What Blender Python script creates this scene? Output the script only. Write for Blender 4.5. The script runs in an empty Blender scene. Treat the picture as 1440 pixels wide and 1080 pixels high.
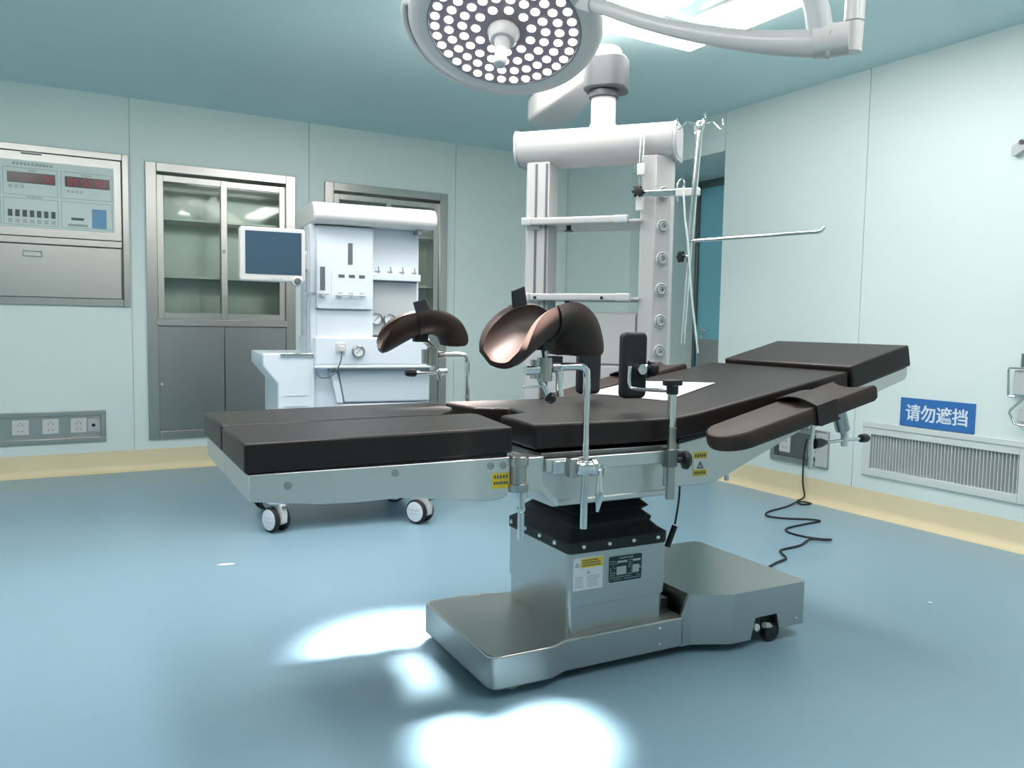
import bpy, bmesh, math, random
from mathutils import Vector, Matrix
random.seed(4)
scene = bpy.context.scene
COL = scene.collection
R = math.radians

# ------------------------------------------------------------------ camera
CAM_H = 1.10
yaw, pitch, roll = R(30.0), R(4.2), R(0.98)
fw = Vector((math.sin(yaw)*math.cos(pitch), math.cos(yaw)*math.cos(pitch), -math.sin(pitch)))
rt = Vector((math.cos(yaw), -math.sin(yaw), 0))
up = rt.cross(fw)
rt2 = rt*math.cos(roll) + up*math.sin(roll)
up2 = up*math.cos(roll) - rt*math.sin(roll)
cd = bpy.data.cameras.new('camera')
cd.sensor_width = 36.0
cd.lens = 1137.0/1440.0*36.0
cd.clip_start = 0.05
cam = bpy.data.objects.new('camera', cd)
COL.objects.link(cam)
cam.matrix_world = Matrix(((rt2.x, up2.x, -fw.x, 0), (rt2.y, up2.y, -fw.y, 0), (rt2.z, up2.z, -fw.z, CAM_H), (0, 0, 0, 1)))
scene.camera = cam

# ------------------------------------------------------------------ world and exposure
world = bpy.data.worlds.new('world')
scene.world = world
world.use_nodes = True
world.node_tree.nodes['Background'].inputs[0].default_value = (0.8, 0.9, 1.0, 1)
world.node_tree.nodes['Background'].inputs[1].default_value = 0.15
scene.view_settings.view_transform = 'Standard'
scene.view_settings.look = 'None'
scene.view_settings.gamma = 1.0
scene.view_settings.use_curve_mapping = False
scene.view_settings.exposure = 0.0
PANEL_POWER = 16.3          # ceiling panels
LAMP_WATTS = 14.0           # surgical light beam

# ------------------------------------------------------------------ frames of reference
YB, XR, CEIL = 6.38, 4.25, 2.64       # back wall, right wall, ceiling height
XL, YF = -2.1, -1.9                   # left wall and the wall behind the camera
WORLD = (Vector((0, 0, 0)), 0.0)
TABLE = (Vector((1.10, 2.0, 0)), R(-2.2))
PEND = (Vector((2.387, 3.333, 0)), R(-50.3))
MACH = (Vector((0.98, 4.17, 0)), R(-6.0))
def to_world(frame, p):
    return frame[0] + Matrix.Rotation(frame[1], 3, 'Z') @ Vector(p)

# ------------------------------------------------------------------ materials
MATS = {}
def mat(name, color, rough=0.5, metal=0.0, var=0.0, scale=8.0, bump=0.0, stretch=None, coat=0.0, spec=0.5, rvar=0.0, emit=None, estr=0.0, tint=None):
    m = bpy.data.materials.new(name)
    m.use_nodes = True
    nt = m.node_tree
    b = nt.nodes['Principled BSDF']
    b.inputs['Base Color'].default_value = (*color, 1)
    b.inputs['Roughness'].default_value = rough
    b.inputs['Metallic'].default_value = metal
    b.inputs['Specular IOR Level'].default_value = spec
    b.inputs['Coat Weight'].default_value = coat
    b.inputs['Coat Roughness'].default_value = 0.12
    if tint: b.inputs['Specular Tint'].default_value = (*tint, 1)
    if emit:
        b.inputs['Emission Color'].default_value = (*emit, 1)
        b.inputs['Emission Strength'].default_value = estr
    if var or bump or rvar:
        tc = nt.nodes.new('ShaderNodeTexCoord')
        mp = nt.nodes.new('ShaderNodeMapping')
        if stretch: mp.inputs['Scale'].default_value = stretch
        nz = nt.nodes.new('ShaderNodeTexNoise')
        nz.inputs['Scale'].default_value = scale
        nz.inputs['Detail'].default_value = 4
        nt.links.new(tc.outputs['Object'], mp.inputs['Vector'])
        nt.links.new(mp.outputs['Vector'], nz.inputs['Vector'])
        if var:
            mix = nt.nodes.new('ShaderNodeMix'); mix.data_type = 'RGBA'
            mix.inputs['A'].default_value = (*[max(0, c*(1-var)) for c in color], 1)
            mix.inputs['B'].default_value = (*[min(1, c*(1+var)) for c in color], 1)
            nt.links.new(nz.outputs['Fac'], mix.inputs['Factor'])
            nt.links.new(mix.outputs['Result'], b.inputs['Base Color'])
        if rvar:
            mr = nt.nodes.new('ShaderNodeMapRange')
            mr.inputs['From Min'].default_value = 0.3; mr.inputs['From Max'].default_value = 0.7
            mr.inputs['To Min'].default_value = max(0.02, rough-rvar); mr.inputs['To Max'].default_value = rough+rvar
            nt.links.new(nz.outputs['Fac'], mr.inputs['Value'])
            nt.links.new(mr.outputs['Result'], b.inputs['Roughness'])
        if bump:
            bp = nt.nodes.new('ShaderNodeBump')
            bp.inputs['Strength'].default_value = bump
            bp.inputs['Distance'].default_value = 0.01
            nt.links.new(nz.outputs['Fac'], bp.inputs['Height'])
            nt.links.new(bp.outputs['Normal'], b.inputs['Normal'])
    MATS[name] = m
    return m

mat('wall_mint', (0.745, 0.835, 0.81), 0.42, var=0.015, scale=1.2)
mat('ceiling_mint', (0.60, 0.785, 0.79), 0.5, var=0.02, scale=1.0)
mat('floor_blue', (0.262, 0.41, 0.505), 0.33, var=0.03, scale=1.2, spec=0.45)
mat('skirting', (0.83, 0.70, 0.46), 0.45, var=0.05, scale=6)
mat('steel', (0.48, 0.465, 0.44), 0.30, 1.0, var=0.03, scale=2)
mat('steel_plate', (0.72, 0.71, 0.69), 0.40, 1.0, var=0.03, scale=2)
mat('steel_base', (0.52, 0.515, 0.495), 0.28, 1.0, var=0.04, scale=3)
mat('steel_flat', (0.52, 0.505, 0.48), 0.33, 1.0, var=0.03, scale=2)
mat('chrome', (0.78, 0.78, 0.77), 0.12, 1.0, rvar=0.03, scale=20)
mat('dark_steel', (0.24, 0.25, 0.25), 0.35, 1.0, var=0.1, scale=6)
mat('leather', (0.015, 0.0105, 0.010), 0.40, var=0.12, scale=14, bump=0.02, spec=0.42, tint=(1.0, 0.90, 0.89))
mat('leather_brown', (0.034, 0.019, 0.015), 0.52, var=0.15, scale=14, bump=0.02, spec=0.42, tint=(1.0, 0.90, 0.87))
mat('pendant_white', (0.53, 0.51, 0.505), 0.32, var=0.01, scale=3)
mat('joint_grey', (0.05, 0.056, 0.062), 0.5, var=0.03, scale=6)
mat('pad_black', (0.012, 0.013, 0.018), 0.5, var=0.1, scale=20, bump=0.03)
mat('rubber', (0.010, 0.010, 0.011), 0.55, var=0.15, scale=18, bump=0.06)
mat('black_plastic', (0.012, 0.012, 0.013), 0.35, rvar=0.05, scale=20)
mat('white_enamel', (0.66, 0.635, 0.625), 0.30, var=0.01, scale=3, coat=0.2)
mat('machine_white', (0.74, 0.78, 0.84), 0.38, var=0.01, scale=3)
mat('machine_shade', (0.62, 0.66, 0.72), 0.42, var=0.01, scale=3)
mat('grey_plastic', (0.13, 0.145, 0.16), 0.42, var=0.03, scale=6)
mat('light_grey', (0.52, 0.54, 0.55), 0.40, var=0.03, scale=6)
mat('panel_face', (0.72, 0.79, 0.75), 0.4, var=0.02, scale=4)
mat('ink', (0.10, 0.12, 0.13), 0.5, var=0.1, scale=30)
mat('ink_soft', (0.36, 0.42, 0.42), 0.5, var=0.1, scale=30)
mat('display_red', (0.035, 0.006, 0.008), 0.2, var=0.2, scale=30)
mat('digit_red', (0.30, 0.03, 0.05), 0.4, emit=(1.0, 0.08, 0.12), estr=0.15)
mat('label_blue', (0.16, 0.36, 0.55), 0.45, var=0.04, scale=12)
mat('sign_blue', (0.035, 0.165, 0.46), 0.42, var=0.04, scale=8)
mat('sign_white', (0.75, 0.83, 0.88), 0.5, var=0.02, scale=10)
mat('paper', (0.86, 0.86, 0.86), 0.6, var=0.02, scale=12)
mat('sticker_yellow', (0.85, 0.58, 0.03), 0.45, var=0.04, scale=20)
mat('plate_green', (0.012, 0.035, 0.035), 0.35, var=0.1, scale=20)
mat('door_blue', (0.26, 0.60, 0.70), 0.35, var=0.03, scale=2)
mat('vent_white', (0.68, 0.72, 0.70), 0.45, var=0.02, scale=6)
mat('vent_dark', (0.10, 0.115, 0.11), 0.6, var=0.1, scale=6)
mat('screen', (0.045, 0.085, 0.125), 0.12, var=0.05, scale=2)
mat('door_steel', (0.38, 0.385, 0.37), 0.36, 1.0, var=0.06, scale=2)
mat('interior', (0.66, 0.66, 0.62), 0.34, 0.4, var=0.05, scale=3)
mat('lens_back', (0.27, 0.22, 0.26), 0.4, var=0.08, scale=18)
mat('led_on', (0.9, 0.9, 0.9), 0.4, emit=(1.0, 0.955, 0.93), estr=3.0, rvar=0.02, scale=10)
mat('panel_on', (0.9, 0.9, 0.9), 0.5, emit=(1.0, 0.985, 0.955), estr=PANEL_POWER, rvar=0.02, scale=10)
mat('tube_clear', (0.62, 0.72, 0.70), 0.25, var=0.03, scale=10)
def glass_mat():
    m = bpy.data.materials.new('pane_glass'); m.use_nodes = True
    nt = m.node_tree; nt.nodes.remove(nt.nodes['Principled BSDF'])
    out = nt.nodes['Material Output']
    t = nt.nodes.new('ShaderNodeBsdfTransparent'); t.inputs[0].default_value = (0.90, 0.95, 0.92, 1)
    g = nt.nodes.new('ShaderNodeBsdfGlossy'); g.inputs['Roughness'].default_value = 0.04
    fr = nt.nodes.new('ShaderNodeFresnel'); fr.inputs['IOR'].default_value = 1.55
    nz = nt.nodes.new('ShaderNodeTexNoise'); nz.inputs['Scale'].default_value = 3
    bp = nt.nodes.new('ShaderNodeBump'); bp.inputs['Strength'].default_value = 0.01
    nt.links.new(nz.outputs['Fac'], bp.inputs['Height']); nt.links.new(bp.outputs['Normal'], g.inputs['Normal'])
    mx = nt.nodes.new('ShaderNodeMixShader')
    nt.links.new(fr.outputs[0], mx.inputs[0]); nt.links.new(t.outputs[0], mx.inputs[1]); nt.links.new(g.outputs[0], mx.inputs[2])
    nt.links.new(mx.outputs[0], out.inputs['Surface'])
    MATS['glass'] = m
glass_mat()

# ------------------------------------------------------------------ mesh helpers
def rrect(x0, y0, x1, y1, r, seg=5):
    pts = []
    for cx, cy, a0 in ((x1-r, y1-r, 0), (x0+r, y1-r, 90), (x0+r, y0+r, 180), (x1-r, y0+r, 270)):
        for i in range(seg+1):
            a = R(a0 + 90*i/seg)
            pts.append((cx + r*math.cos(a), cy + r*math.sin(a)))
    return pts
def catmull(pts, n=8):
    P = [Vector(p) for p in pts]
    P = [P[0]*2-P[1]] + P + [P[-1]*2-P[-2]]
    out = []
    for i in range(1, len(P)-2):
        a, b, c, d = P[i-1], P[i], P[i+1], P[i+2]
        for k in range(n):
            t = k/n
            out.append(0.5*((2*b) + (c-a)*t + (2*a-5*b+4*c-d)*t*t + (3*b-a-3*c+d)*t**3))
    out.append(P[-2])
    return out
def basis(d):
    d = d.normalized()
    a = Vector((0, 0, 1)) if abs(d.z) < 0.9 else Vector((1, 0, 0))
    x = a.cross(d).normalized()
    return x, d.cross(x)

class MB:
    def __init__(s, M=None):
        s.bm = bmesh.new(); s.M = M or Matrix()
    def v(s, p): return s.bm.verts.new(s.M @ Vector(p))
    def f(s, vs):
        try: return s.bm.faces.new(vs)
        except ValueError: return None
    def box(s, a, b):
        (x0, y0, z0), (x1, y1, z1) = a, b
        v = [s.v(p) for p in ((x0,y0,z0),(x1,y0,z0),(x1,y1,z0),(x0,y1,z0),(x0,y0,z1),(x1,y0,z1),(x1,y1,z1),(x0,y1,z1))]
        for q in ((0,3,2,1),(4,5,6,7),(0,1,5,4),(1,2,6,5),(2,3,7,6),(3,0,4,7)): s.f([v[i] for i in q])
        return s
    def cbox(s, c, d):
        return s.box([c[i]-d[i]/2 for i in range(3)], [c[i]+d[i]/2 for i in range(3)])
    def prism(s, poly, axis, lo, hi):
        def p3(p, h): return {'z': (p[0], p[1], h), 'y': (p[0], h, p[1]), 'x': (h, p[0], p[1])}[axis]
        a = [s.v(p3(p, lo)) for p in poly]; b = [s.v(p3(p, hi)) for p in poly]
        n = len(poly)
        s.f(a[::-1]); s.f(b)
        for i in range(n): s.f([a[i], a[(i+1) % n], b[(i+1) % n], b[i]])
        return s
    def cyl(s, p0, p1, r, r2=None, n=20):
        p0, p1 = Vector(p0), Vector(p1)
        if r2 is None: r2 = r
        x, y = basis(p1-p0)
        a = []; b = []
        for i in range(n):
            t = 2*math.pi*i/n
            o = x*math.cos(t) + y*math.sin(t)
            a.append(s.v(p0+o*r)); b.append(s.v(p1+o*r2))
        s.f(a[::-1]); s.f(b)
        for i in range(n): s.f([a[i], a[(i+1) % n], b[(i+1) % n], b[i]])
        return s
    def tube(s, pts, r, n=10, smooth=0):
        P = catmull(pts, smooth) if smooth else [Vector(p) for p in pts]
        rr = r if isinstance(r, (list, tuple)) else None
        prev = None; rings = []
        for i, p in enumerate(P):
            d = (P[min(i+1, len(P)-1)] - P[max(i-1, 0)]).normalized()
            if prev is None: x, y = basis(d)
            else:
                x = (prev - d*prev.dot(d)).normalized(); y = d.cross(x)
            prev = x
            if rr:
                t = i/(len(P)-1)*(len(rr)-1); k = min(int(t), len(rr)-2); q = rr[k]+(rr[k+1]-rr[k])*(t-k)
            else: q = r
            rings.append([s.v(p + (x*math.cos(2*math.pi*j/n)+y*math.sin(2*math.pi*j/n))*q) for j in range(n)])
        for a, b in zip(rings, rings[1:]):
            for j in range(n): s.f([a[j], a[(j+1) % n], b[(j+1) % n], b[j]])
        s.f(rings[0][::-1]); s.f(rings[-1])
        return s
    def lathe(s, prof, p0, d, n=28):
        p0, d = Vector(p0), Vector(d).normalized()
        x, y = basis(d)
        rings = []
        for r, h in prof:
            if r < 1e-6: rings.append([s.v(p0+d*h)])
            else: rings.append([s.v(p0+d*h+(x*math.cos(2*math.pi*j/n)+y*math.sin(2*math.pi*j/n))*r) for j in range(n)])
        for a, b in zip(rings, rings[1:]):
            for j in range(n):
                k = (j+1) % n
                if len(a) == 1 and len(b) == 1: continue
                if len(a) == 1: s.f([a[0], b[k], b[j]])
                elif len(b) == 1: s.f([a[j], a[k], b[0]])
                else: s.f([a[j], a[k], b[k], b[j]])
        if len(rings[0]) > 1: s.f(rings[0][::-1])
        if len(rings[-1]) > 1: s.f(rings[-1])
        return s
    def sphere(s, c, r, sc=(1, 1, 1), n=16):
        c = Vector(c); m = n//2; rings = []
        for i in range(m+1):
            a = math.pi*i/m
            if i in (0, m): rings.append([s.v(c+Vector((0, 0, r*sc[2]*math.cos(a))))])
            else: rings.append([s.v(c+Vector((r*sc[0]*math.sin(a)*math.cos(2*math.pi*j/n), r*sc[1]*math.sin(a)*math.sin(2*math.pi*j/n), r*sc[2]*math.cos(a)))) for j in range(n)])
        for a, b in zip(rings, rings[1:]):
            for j in range(n):
                k = (j+1) % n
                if len(a) == 1: s.f([a[0], b[j], b[k]])
                elif len(b) == 1: s.f([a[j], a[k], b[0]])
                else: s.f([a[j], b[j], b[k], a[k]])
        return s
    def torus(s, c, d, r, t, n=28, m=8):
        c, d = Vector(c), Vector(d).normalized(); x, y = basis(d); rings = []
        for i in range(n):
            a = 2*math.pi*i/n; o = x*math.cos(a)+y*math.sin(a)
            rings.append([s.v(c+o*(r+t*math.cos(2*math.pi*j/m))+d*t*math.sin(2*math.pi*j/m)) for j in range(m)])
        for i in range(n):
            a, b = rings[i], rings[(i+1) % n]
            for j in range(m): s.f([a[j], a[(j+1) % m], b[(j+1) % m], b[j]])
        return s

BASE = {}
def finish(mb, name, m, off=Vector((0, 0, 0)), smooth=40, merge=False):
    if off.length > 0: bmesh.ops.translate(mb.bm, verts=mb.bm.verts, vec=-off)
    if merge: bmesh.ops.remove_doubles(mb.bm, verts=mb.bm.verts, dist=1e-5)
    bmesh.ops.recalc_face_normals(mb.bm, faces=mb.bm.faces)
    me = bpy.data.meshes.new(name)
    mb.bm.to_mesh(me); mb.bm.free()
    me.materials.append(MATS[m] if isinstance(m, str) else m)
    if smooth:
        for p in me.polygons: p.use_smooth = True
        me.set_sharp_from_angle(angle=R(smooth))
    return me
def bevel(o, w, seg=2):
    b = o.modifiers.new('bevel', 'BEVEL'); b.width = w; b.segments = seg
    b.limit_method = 'ANGLE'; b.angle_limit = R(40); b.harden_normals = False
def thing(name, label, cat, frame, base, group=None):
    o = bpy.data.objects.new(name, None); COL.objects.link(o)
    o.empty_display_size = 0.1
    o.location = to_world(frame, base); o.rotation_euler = (0, 0, frame[1])
    o['label'] = label; o['category'] = cat
    if group: o['group'] = group
    BASE[o] = Vector(base)
    return o
def part(parent, name, mb, m, bev=0, seg=2, smooth=40, label=None, kind=None, merge=False):
    off = BASE[parent]
    o = bpy.data.objects.new(name, finish(mb, name, m, off, smooth, merge)); COL.objects.link(o)
    o.parent = parent; BASE[o] = off
    if bev: bevel(o, bev, seg)
    if label: o['label'] = label
    if kind: o['kind'] = kind
    return o
def copies(parent, name, me, mats):
    """alike pieces that share one mesh: mats are matrices in the parent's frame"""
    out = []
    for M in mats:
        o = bpy.data.objects.new(name, me); COL.objects.link(o); o.parent = parent
        o.matrix_local = Matrix.Translation(-BASE[parent]) @ M
        BASE[o] = BASE[parent]
        out.append(o)
    return out
def single(name, mb, m, label, cat, frame=WORLD, base=(0, 0, 0), group=None, bev=0, smooth=40):
    base = Vector(base)
    o = bpy.data.objects.new(name, finish(mb, name, m, base, smooth)); COL.objects.link(o)
    o.location = to_world(frame, base); o.rotation_euler = (0, 0, frame[1])
    o['label'] = label; o['category'] = cat
    if group: o['group'] = group
    if bev: bevel(o, bev)
    BASE[o] = base
    return o
def struct(name, mb, m, bev=0, label=None, cat=None):
    o = bpy.data.objects.new(name, finish(mb, name, m, smooth=40)); COL.objects.link(o)
    o['kind'] = 'structure'
    if label: o['label'] = label
    if cat: o['category'] = cat
    BASE[o] = Vector((0, 0, 0))
    if bev: bevel(o, bev)
    return o
T = Matrix.Translation
def Rx(a): return Matrix.Rotation(R(a), 4, 'X')
def Ry(a): return Matrix.Rotation(R(a), 4, 'Y')
def Rz(a): return Matrix.Rotation(R(a), 4, 'Z')
def panel_cells(mb, x0, x1, z0, z1, holes, y0, y1, swap=False):
    """a slab in the x-z plane (or y-z when swap) with rectangular openings"""
    xs = sorted({x0, x1, *[min(max(h[0], x0), x1) for h in holes], *[min(max(h[1], x0), x1) for h in holes]})
    zs = sorted({z0, z1, *[min(max(h[2], z0), z1) for h in holes], *[min(max(h[3], z0), z1) for h in holes]})
    for a, b in zip(xs, xs[1:]):
        for c, d in zip(zs, zs[1:]):
            mx, mz = (a+b)/2, (c+d)/2
            if any(h[0] < mx < h[1] and h[2] < mz < h[3] for h in holes): continue
            if swap: mb.box((y0, a, c), (y1, b, d))
            else: mb.box((a, y0, c), (b, y1, d))

# ================================================================== THE ROOM
CAB = [(0.665, 1.675, 0.25, 2.185), (1.965, 2.98, 0.25, 2.175)]       # recesses for the cabinets (x0,x1,z0,z1)
CTL = (-0.78, 0.50, 1.21, 2.21)
SOC = (-0.42, 0.335, 0.25, 0.425)
SOCR = (3.385, 3.80, 0.25, 0.44)          # y0,y1,z0,z1 on the right wall
VENT = (2.19, 3.09, 0.27, 0.50)
DOOR = (4.362, 5.43, 0.0, 2.37)
mb = MB(); mb.box((XL-0.2, YF-0.2, -0.1), (XR+1.1, YB+0.6, 0.0))
struct('floor', mb, 'floor_blue', label='glossy pale blue vinyl floor', cat='floor')
mb = MB(); mb.box((XL-0.2, YF-0.2, CEIL), (XR+1.1, YB+0.6, CEIL+0.1))
struct('ceiling', mb, 'ceiling_mint', label='plain mint green ceiling', cat='ceiling')
# back wall: carrier with openings, panels with narrow joints in front of it
holes_b = CAB + [CTL, SOC]
mb = MB(); panel_cells(mb, XL-0.2, XR+0.15, 0, CEIL, holes_b, YB+0.01, YB+0.06)
mb.box((XL-0.2, YB+0.5, 0), (XR+0.15, YB+0.56, CEIL))
wall_back = struct('wall_back', mb, 'wall_mint', label='mint green panelled back wall with built-in cabinets', cat='wall')
seams = [XL, -0.74, 0.54, 1.816, 3.088, XR]
for a, b in zip(seams, seams[1:]):
    mb = MB(); panel_cells(mb, a+0.002, b-0.002, 0.15, CEIL, holes_b, YB, YB+0.01)
    part(wall_back, 'wall_panel', mb, 'wall_mint', smooth=0)
holes_r = [SOCR, VENT, DOOR]
mb = MB(); panel_cells(mb, YF-0.2, YB+0.06, 0, CEIL, holes_r, XR+0.01, XR+0.06, swap=True)
wall_right = struct('wall_right', mb, 'wall_mint', label='bright mint green panelled right wall with a recessed door', cat='wall')
seams = [YF, -0.6, 0.66, 1.92, 3.19, 4.362, 5.43, YB]
for a, b in zip(seams, seams[1:]):
    mb = MB(); panel_cells(mb, a+0.002, b-0.002, 0.15, CEIL, holes_r, XR, XR+0.01, swap=True)
    part(wall_right, 'wall_panel', mb, 'wall_mint', smooth=0)
mb = MB(); mb.box((XL-0.06, YF, 0), (XL, YB, CEIL)); struct('wall_left', mb, 'wall_mint')
mb = MB(); mb.box((XL, YF-0.06, 0), (XR, YF, CEIL)); struct('wall_front', mb, 'wall_mint')
# door recess: jambs and soffit, door at the back of it
DX = 5.0
mb = MB()
mb.box((XR+0.06, DOOR[1], 0), (DX+0.06, DOOR[1]+0.05, DOOR[3]+0.05))
mb.box((XR+0.06, DOOR[0]-0.05, 0), (DX+0.06, DOOR[0], DOOR[3]+0.05))
mb.box((XR+0.06, DOOR[0]-0.05, DOOR[3]), (DX+0.06, DOOR[1]+0.05, DOOR[3]+0.05))
struct('trim_1', mb, 'wall_mint', label='mint green reveal around the blue door', cat='door frame')
mb = MB(); mb.box((DX, DOOR[0], 0.01), (DX+0.05, DOOR[1], 2.31))
d1 = struct('door_1', mb, 'door_blue', label='blue door deep in the right wall recess', cat='door')
part(d1, 'door_header', MB().box((DX-0.03, DOOR[0], 2.31), (DX+0.05, DOOR[1], DOOR[3])), 'dark_steel', 0.003)
part(d1, 'door_stile', MB().box((DX-0.03, DOOR[1]-0.03, 0), (DX, DOOR[1], 2.31)), 'dark_steel', 0.003)
part(d1, 'kick_plate', MB().box((DX-0.006, DOOR[0]+0.02, 0.25), (DX, DOOR[1]-0.05, 1.0)), 'steel_flat', 0.001)
h = MB(); h.tube([(DX, 5.33, 1.08), (DX-0.05, 5.33, 1.08), (DX-0.055, 5.27, 1.08), (DX-0.055, 5.21, 1.08)], 0.009)
h.cyl((DX, 5.33, 1.08), (DX-0.008, 5.33, 1.08), 0.024)
part(d1, 'door_handle', h, 'chrome')
part(d1, 'door_lock', MB().cyl((DX, 5.33, 1.02), (DX-0.01, 5.33, 1.02), 0.022), 'chrome')
# skirting: upright band with a coved foot
def skirt(n=6, h=0.15, t=0.012, r=0.05):
    p = [(0, 0), (0, h), (t, h), (t, r)]
    for i in range(1, n+1):
        a = R(90*i/n)
        p.append((t + r*(1-math.cos(a)), r*(1-math.sin(a))))
    return p
prof = skirt()
mb = MB(); mb.prism([(YB-q[0]+0.01, q[1]) for q in prof], 'x', XL, XR)
struct('baseboard_back', mb, 'skirting', label='cream yellow coved skirting along the back wall', cat='skirting')
mb = MB()
for a, b in ((YF, DOOR[0]), (DOOR[1], YB-0.02)): mb.prism([(XR-q[0]+0.01, q[1]) for q in prof], 'y', a, b)
struct('baseboard_right', mb, 'skirting', label='cream yellow coved skirting along the right wall', cat='skirting')

# ------------------------------------------------------------------ ceiling light panels
def ceiling_light(x0, y0, x1, y1, label):
    t = thing('ceiling_light', label, 'ceiling light', WORLD, ((x0+x1)/2, (y0+y1)/2, CEIL), 'flush ceiling light panels')
    fr = MB(); w = 0.02
    fr.box((x0-w, y0-w, CEIL-0.012), (x1+w, y0, CEIL)); fr.box((x0-w, y1, CEIL-0.012), (x1+w, y1+w, CEIL))
    fr.box((x0-w, y0, CEIL-0.012), (x0, y1, CEIL)); fr.box((x1, y0, CEIL-0.012), (x1+w, y1, CEIL))
    part(t, 'frame', fr, 'white_enamel')
    part(t, 'diffuser', MB().box((x0, y0, CEIL-0.032), (x1, y1, CEIL)), 'panel_on', smooth=0)  # dropped below the frame so its glowing sides brighten the upper walls
ceiling_light(2.84, 1.92, 3.10, 3.11, 'bright white ceiling light panel running towards the camera, right of the surgical light')
ceiling_light(1.90, 3.25, 3.09, 3.47, 'bright ceiling light panel behind the white spring arm of the surgical light')
ceiling_light(1.42, 2.95, 2.64, 3.17, 'bright ceiling light panel close behind the surgical light head')
ceiling_light(2.60, 0.30, 2.86, 1.50, 'added ceiling light panel out of view above the right of the camera')  # unseen panel added to lift the floor at front right
ceiling_light(1.70, 0.10, 1.96, 1.10, 'added ceiling light panel out of view straight above the camera')  # also added out of frame, more light for the right of the floor
ceiling_light(-0.35, 1.90, -0.09, 3.10, 'added ceiling light panel out of view above the left of the table')  # added out of frame to even out the room light
ceiling_light(1.80, 3.60, 2.45, 4.18, 'added ceiling light panel hidden behind the head of the surgical light')  # extra panel added out of sight to brighten the back wall
ceiling_light(-0.05, 3.36, 1.15, 3.62, 'added ceiling light panel out of view above the anaesthesia machine')  # added unseen, brightens the left and back of the room
ceiling_light(0.60, 1.40, 0.86, 2.60, 'added ceiling light panel out of view above the foot of the table')  # unseen mid-room panel added for light on the back wall
ceiling_light(-1.20, 3.55, -0.02, 3.80, 'added ceiling light panel out of view above the left end of the back wall')  # further unseen panel, added to raise the left of the back wall

# ------------------------------------------------------------------ built-in glass-front cabinets
def cabinet(x0, x1, z0, z1, label, n):
    t = thing('medicine_cabinet', label, 'cabinet', WORLD, ((x0+x1)/2, YB, z0), 'built-in cabinets in the back wall')
    D = 0.34; zm0, zm1 = 1.05, 1.10; fo = 0.028
    fw_ = 0.045
    fr = MB()
    fr.box((x0-fo, YB-0.022, z0-fo), (x0+fw_, YB+0.02, z1+fo)); fr.box((x1-fw_, YB-0.022, z0-fo), (x1+fo, YB+0.02, z1+fo))
    fr.box((x0+fw_, YB-0.022, z1-fw_+0.01), (x1-fw_, YB+0.02, z1+fo)); fr.box((x0+fw_, YB-0.022, z0-fo), (x1-fw_, YB+0.02, z0+0.03))
    part(t, 'frame', fr, 'steel', 0.003)
    part(t, 'middle_rail', MB().box((x0+0.03, YB-0.034, zm0), (x1-0.03, YB+0.02, zm1)), 'steel_flat', 0.004)
    sh = MB()
    sh.box((x0, YB+D, z0), (x1, YB+D+0.01, z1)); sh.box((x0, YB+0.02, z0), (x0+0.008, YB+D, z1)); sh.box((x1-0.008, YB+0.02, z0), (x1, YB+D, z1))
    sh.box((x0, YB+0.02, z1-0.008), (x1, YB+D, z1)); sh.box((x0, YB+0.02, z0), (x1, YB+D, z0+0.008))
    part(t, 'carcass', sh, 'interior', smooth=0)
    for z in (1.40, 1.82): part(t, 'shelf', MB().box((x0+0.01, YB+0.06, z), (x1-0.01, YB+D-0.002, z+0.018)), 'interior', 0.002)
    xm = (x0+x1)/2; a, b = x0+fw_, x1-fw_; zt = z1-fw_+0.008
    for i, (c, d, yy) in enumerate(((a, xm+0.025, YB-0.016), (xm-0.025, b, YB+0.004))):
        df = MB(); s_ = 0.045
        df.box((c, yy, zm1), (c+s_, yy+0.018, zt-0.02)); df.box((d-s_, yy, zm1), (d, yy+0.018, zt-0.02))
        df.box((c+s_, yy, zm1), (d-s_, yy+0.018, zm1+s_)); df.box((c+s_, yy, zt-0.02-s_), (d-s_, yy+0.018, zt-0.02))
        dr = part(t, 'sliding_door', df, 'steel_flat', 0.002)
        part(dr, 'pane', MB().box((c+s_, yy+0.006, zm1+s_), (d-s_, yy+0.011, zt-0.02-s_)), 'glass', smooth=0)
    lk = MB(); lk.cyl((xm, YB-0.016, 1.61), (xm, YB-0.03, 1.61), 0.012); part(t, 'lock', lk, 'chrome')
    for c, d, kx in ((a, xm-0.003, a+0.018), (xm+0.003, b, b-0.018)):
        ld = part(t, 'lower_door', MB().box((c, YB-0.012, z0+0.032), (d, YB+0.006, zm0-0.004)), 'door_steel', 0.002)
        part(ld, 'knob', MB().cyl((kx, YB-0.012, 0.625), (kx, YB-0.03, 0.625), 0.011), 'chrome')
cabinet(*CAB[0], 'steel built-in cabinet with glass sliding doors, nearest the control panel', 0)
cabinet(*CAB[1], 'steel built-in cabinet with glass sliding doors, half hidden behind the anaesthesia machine', 1)

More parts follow.
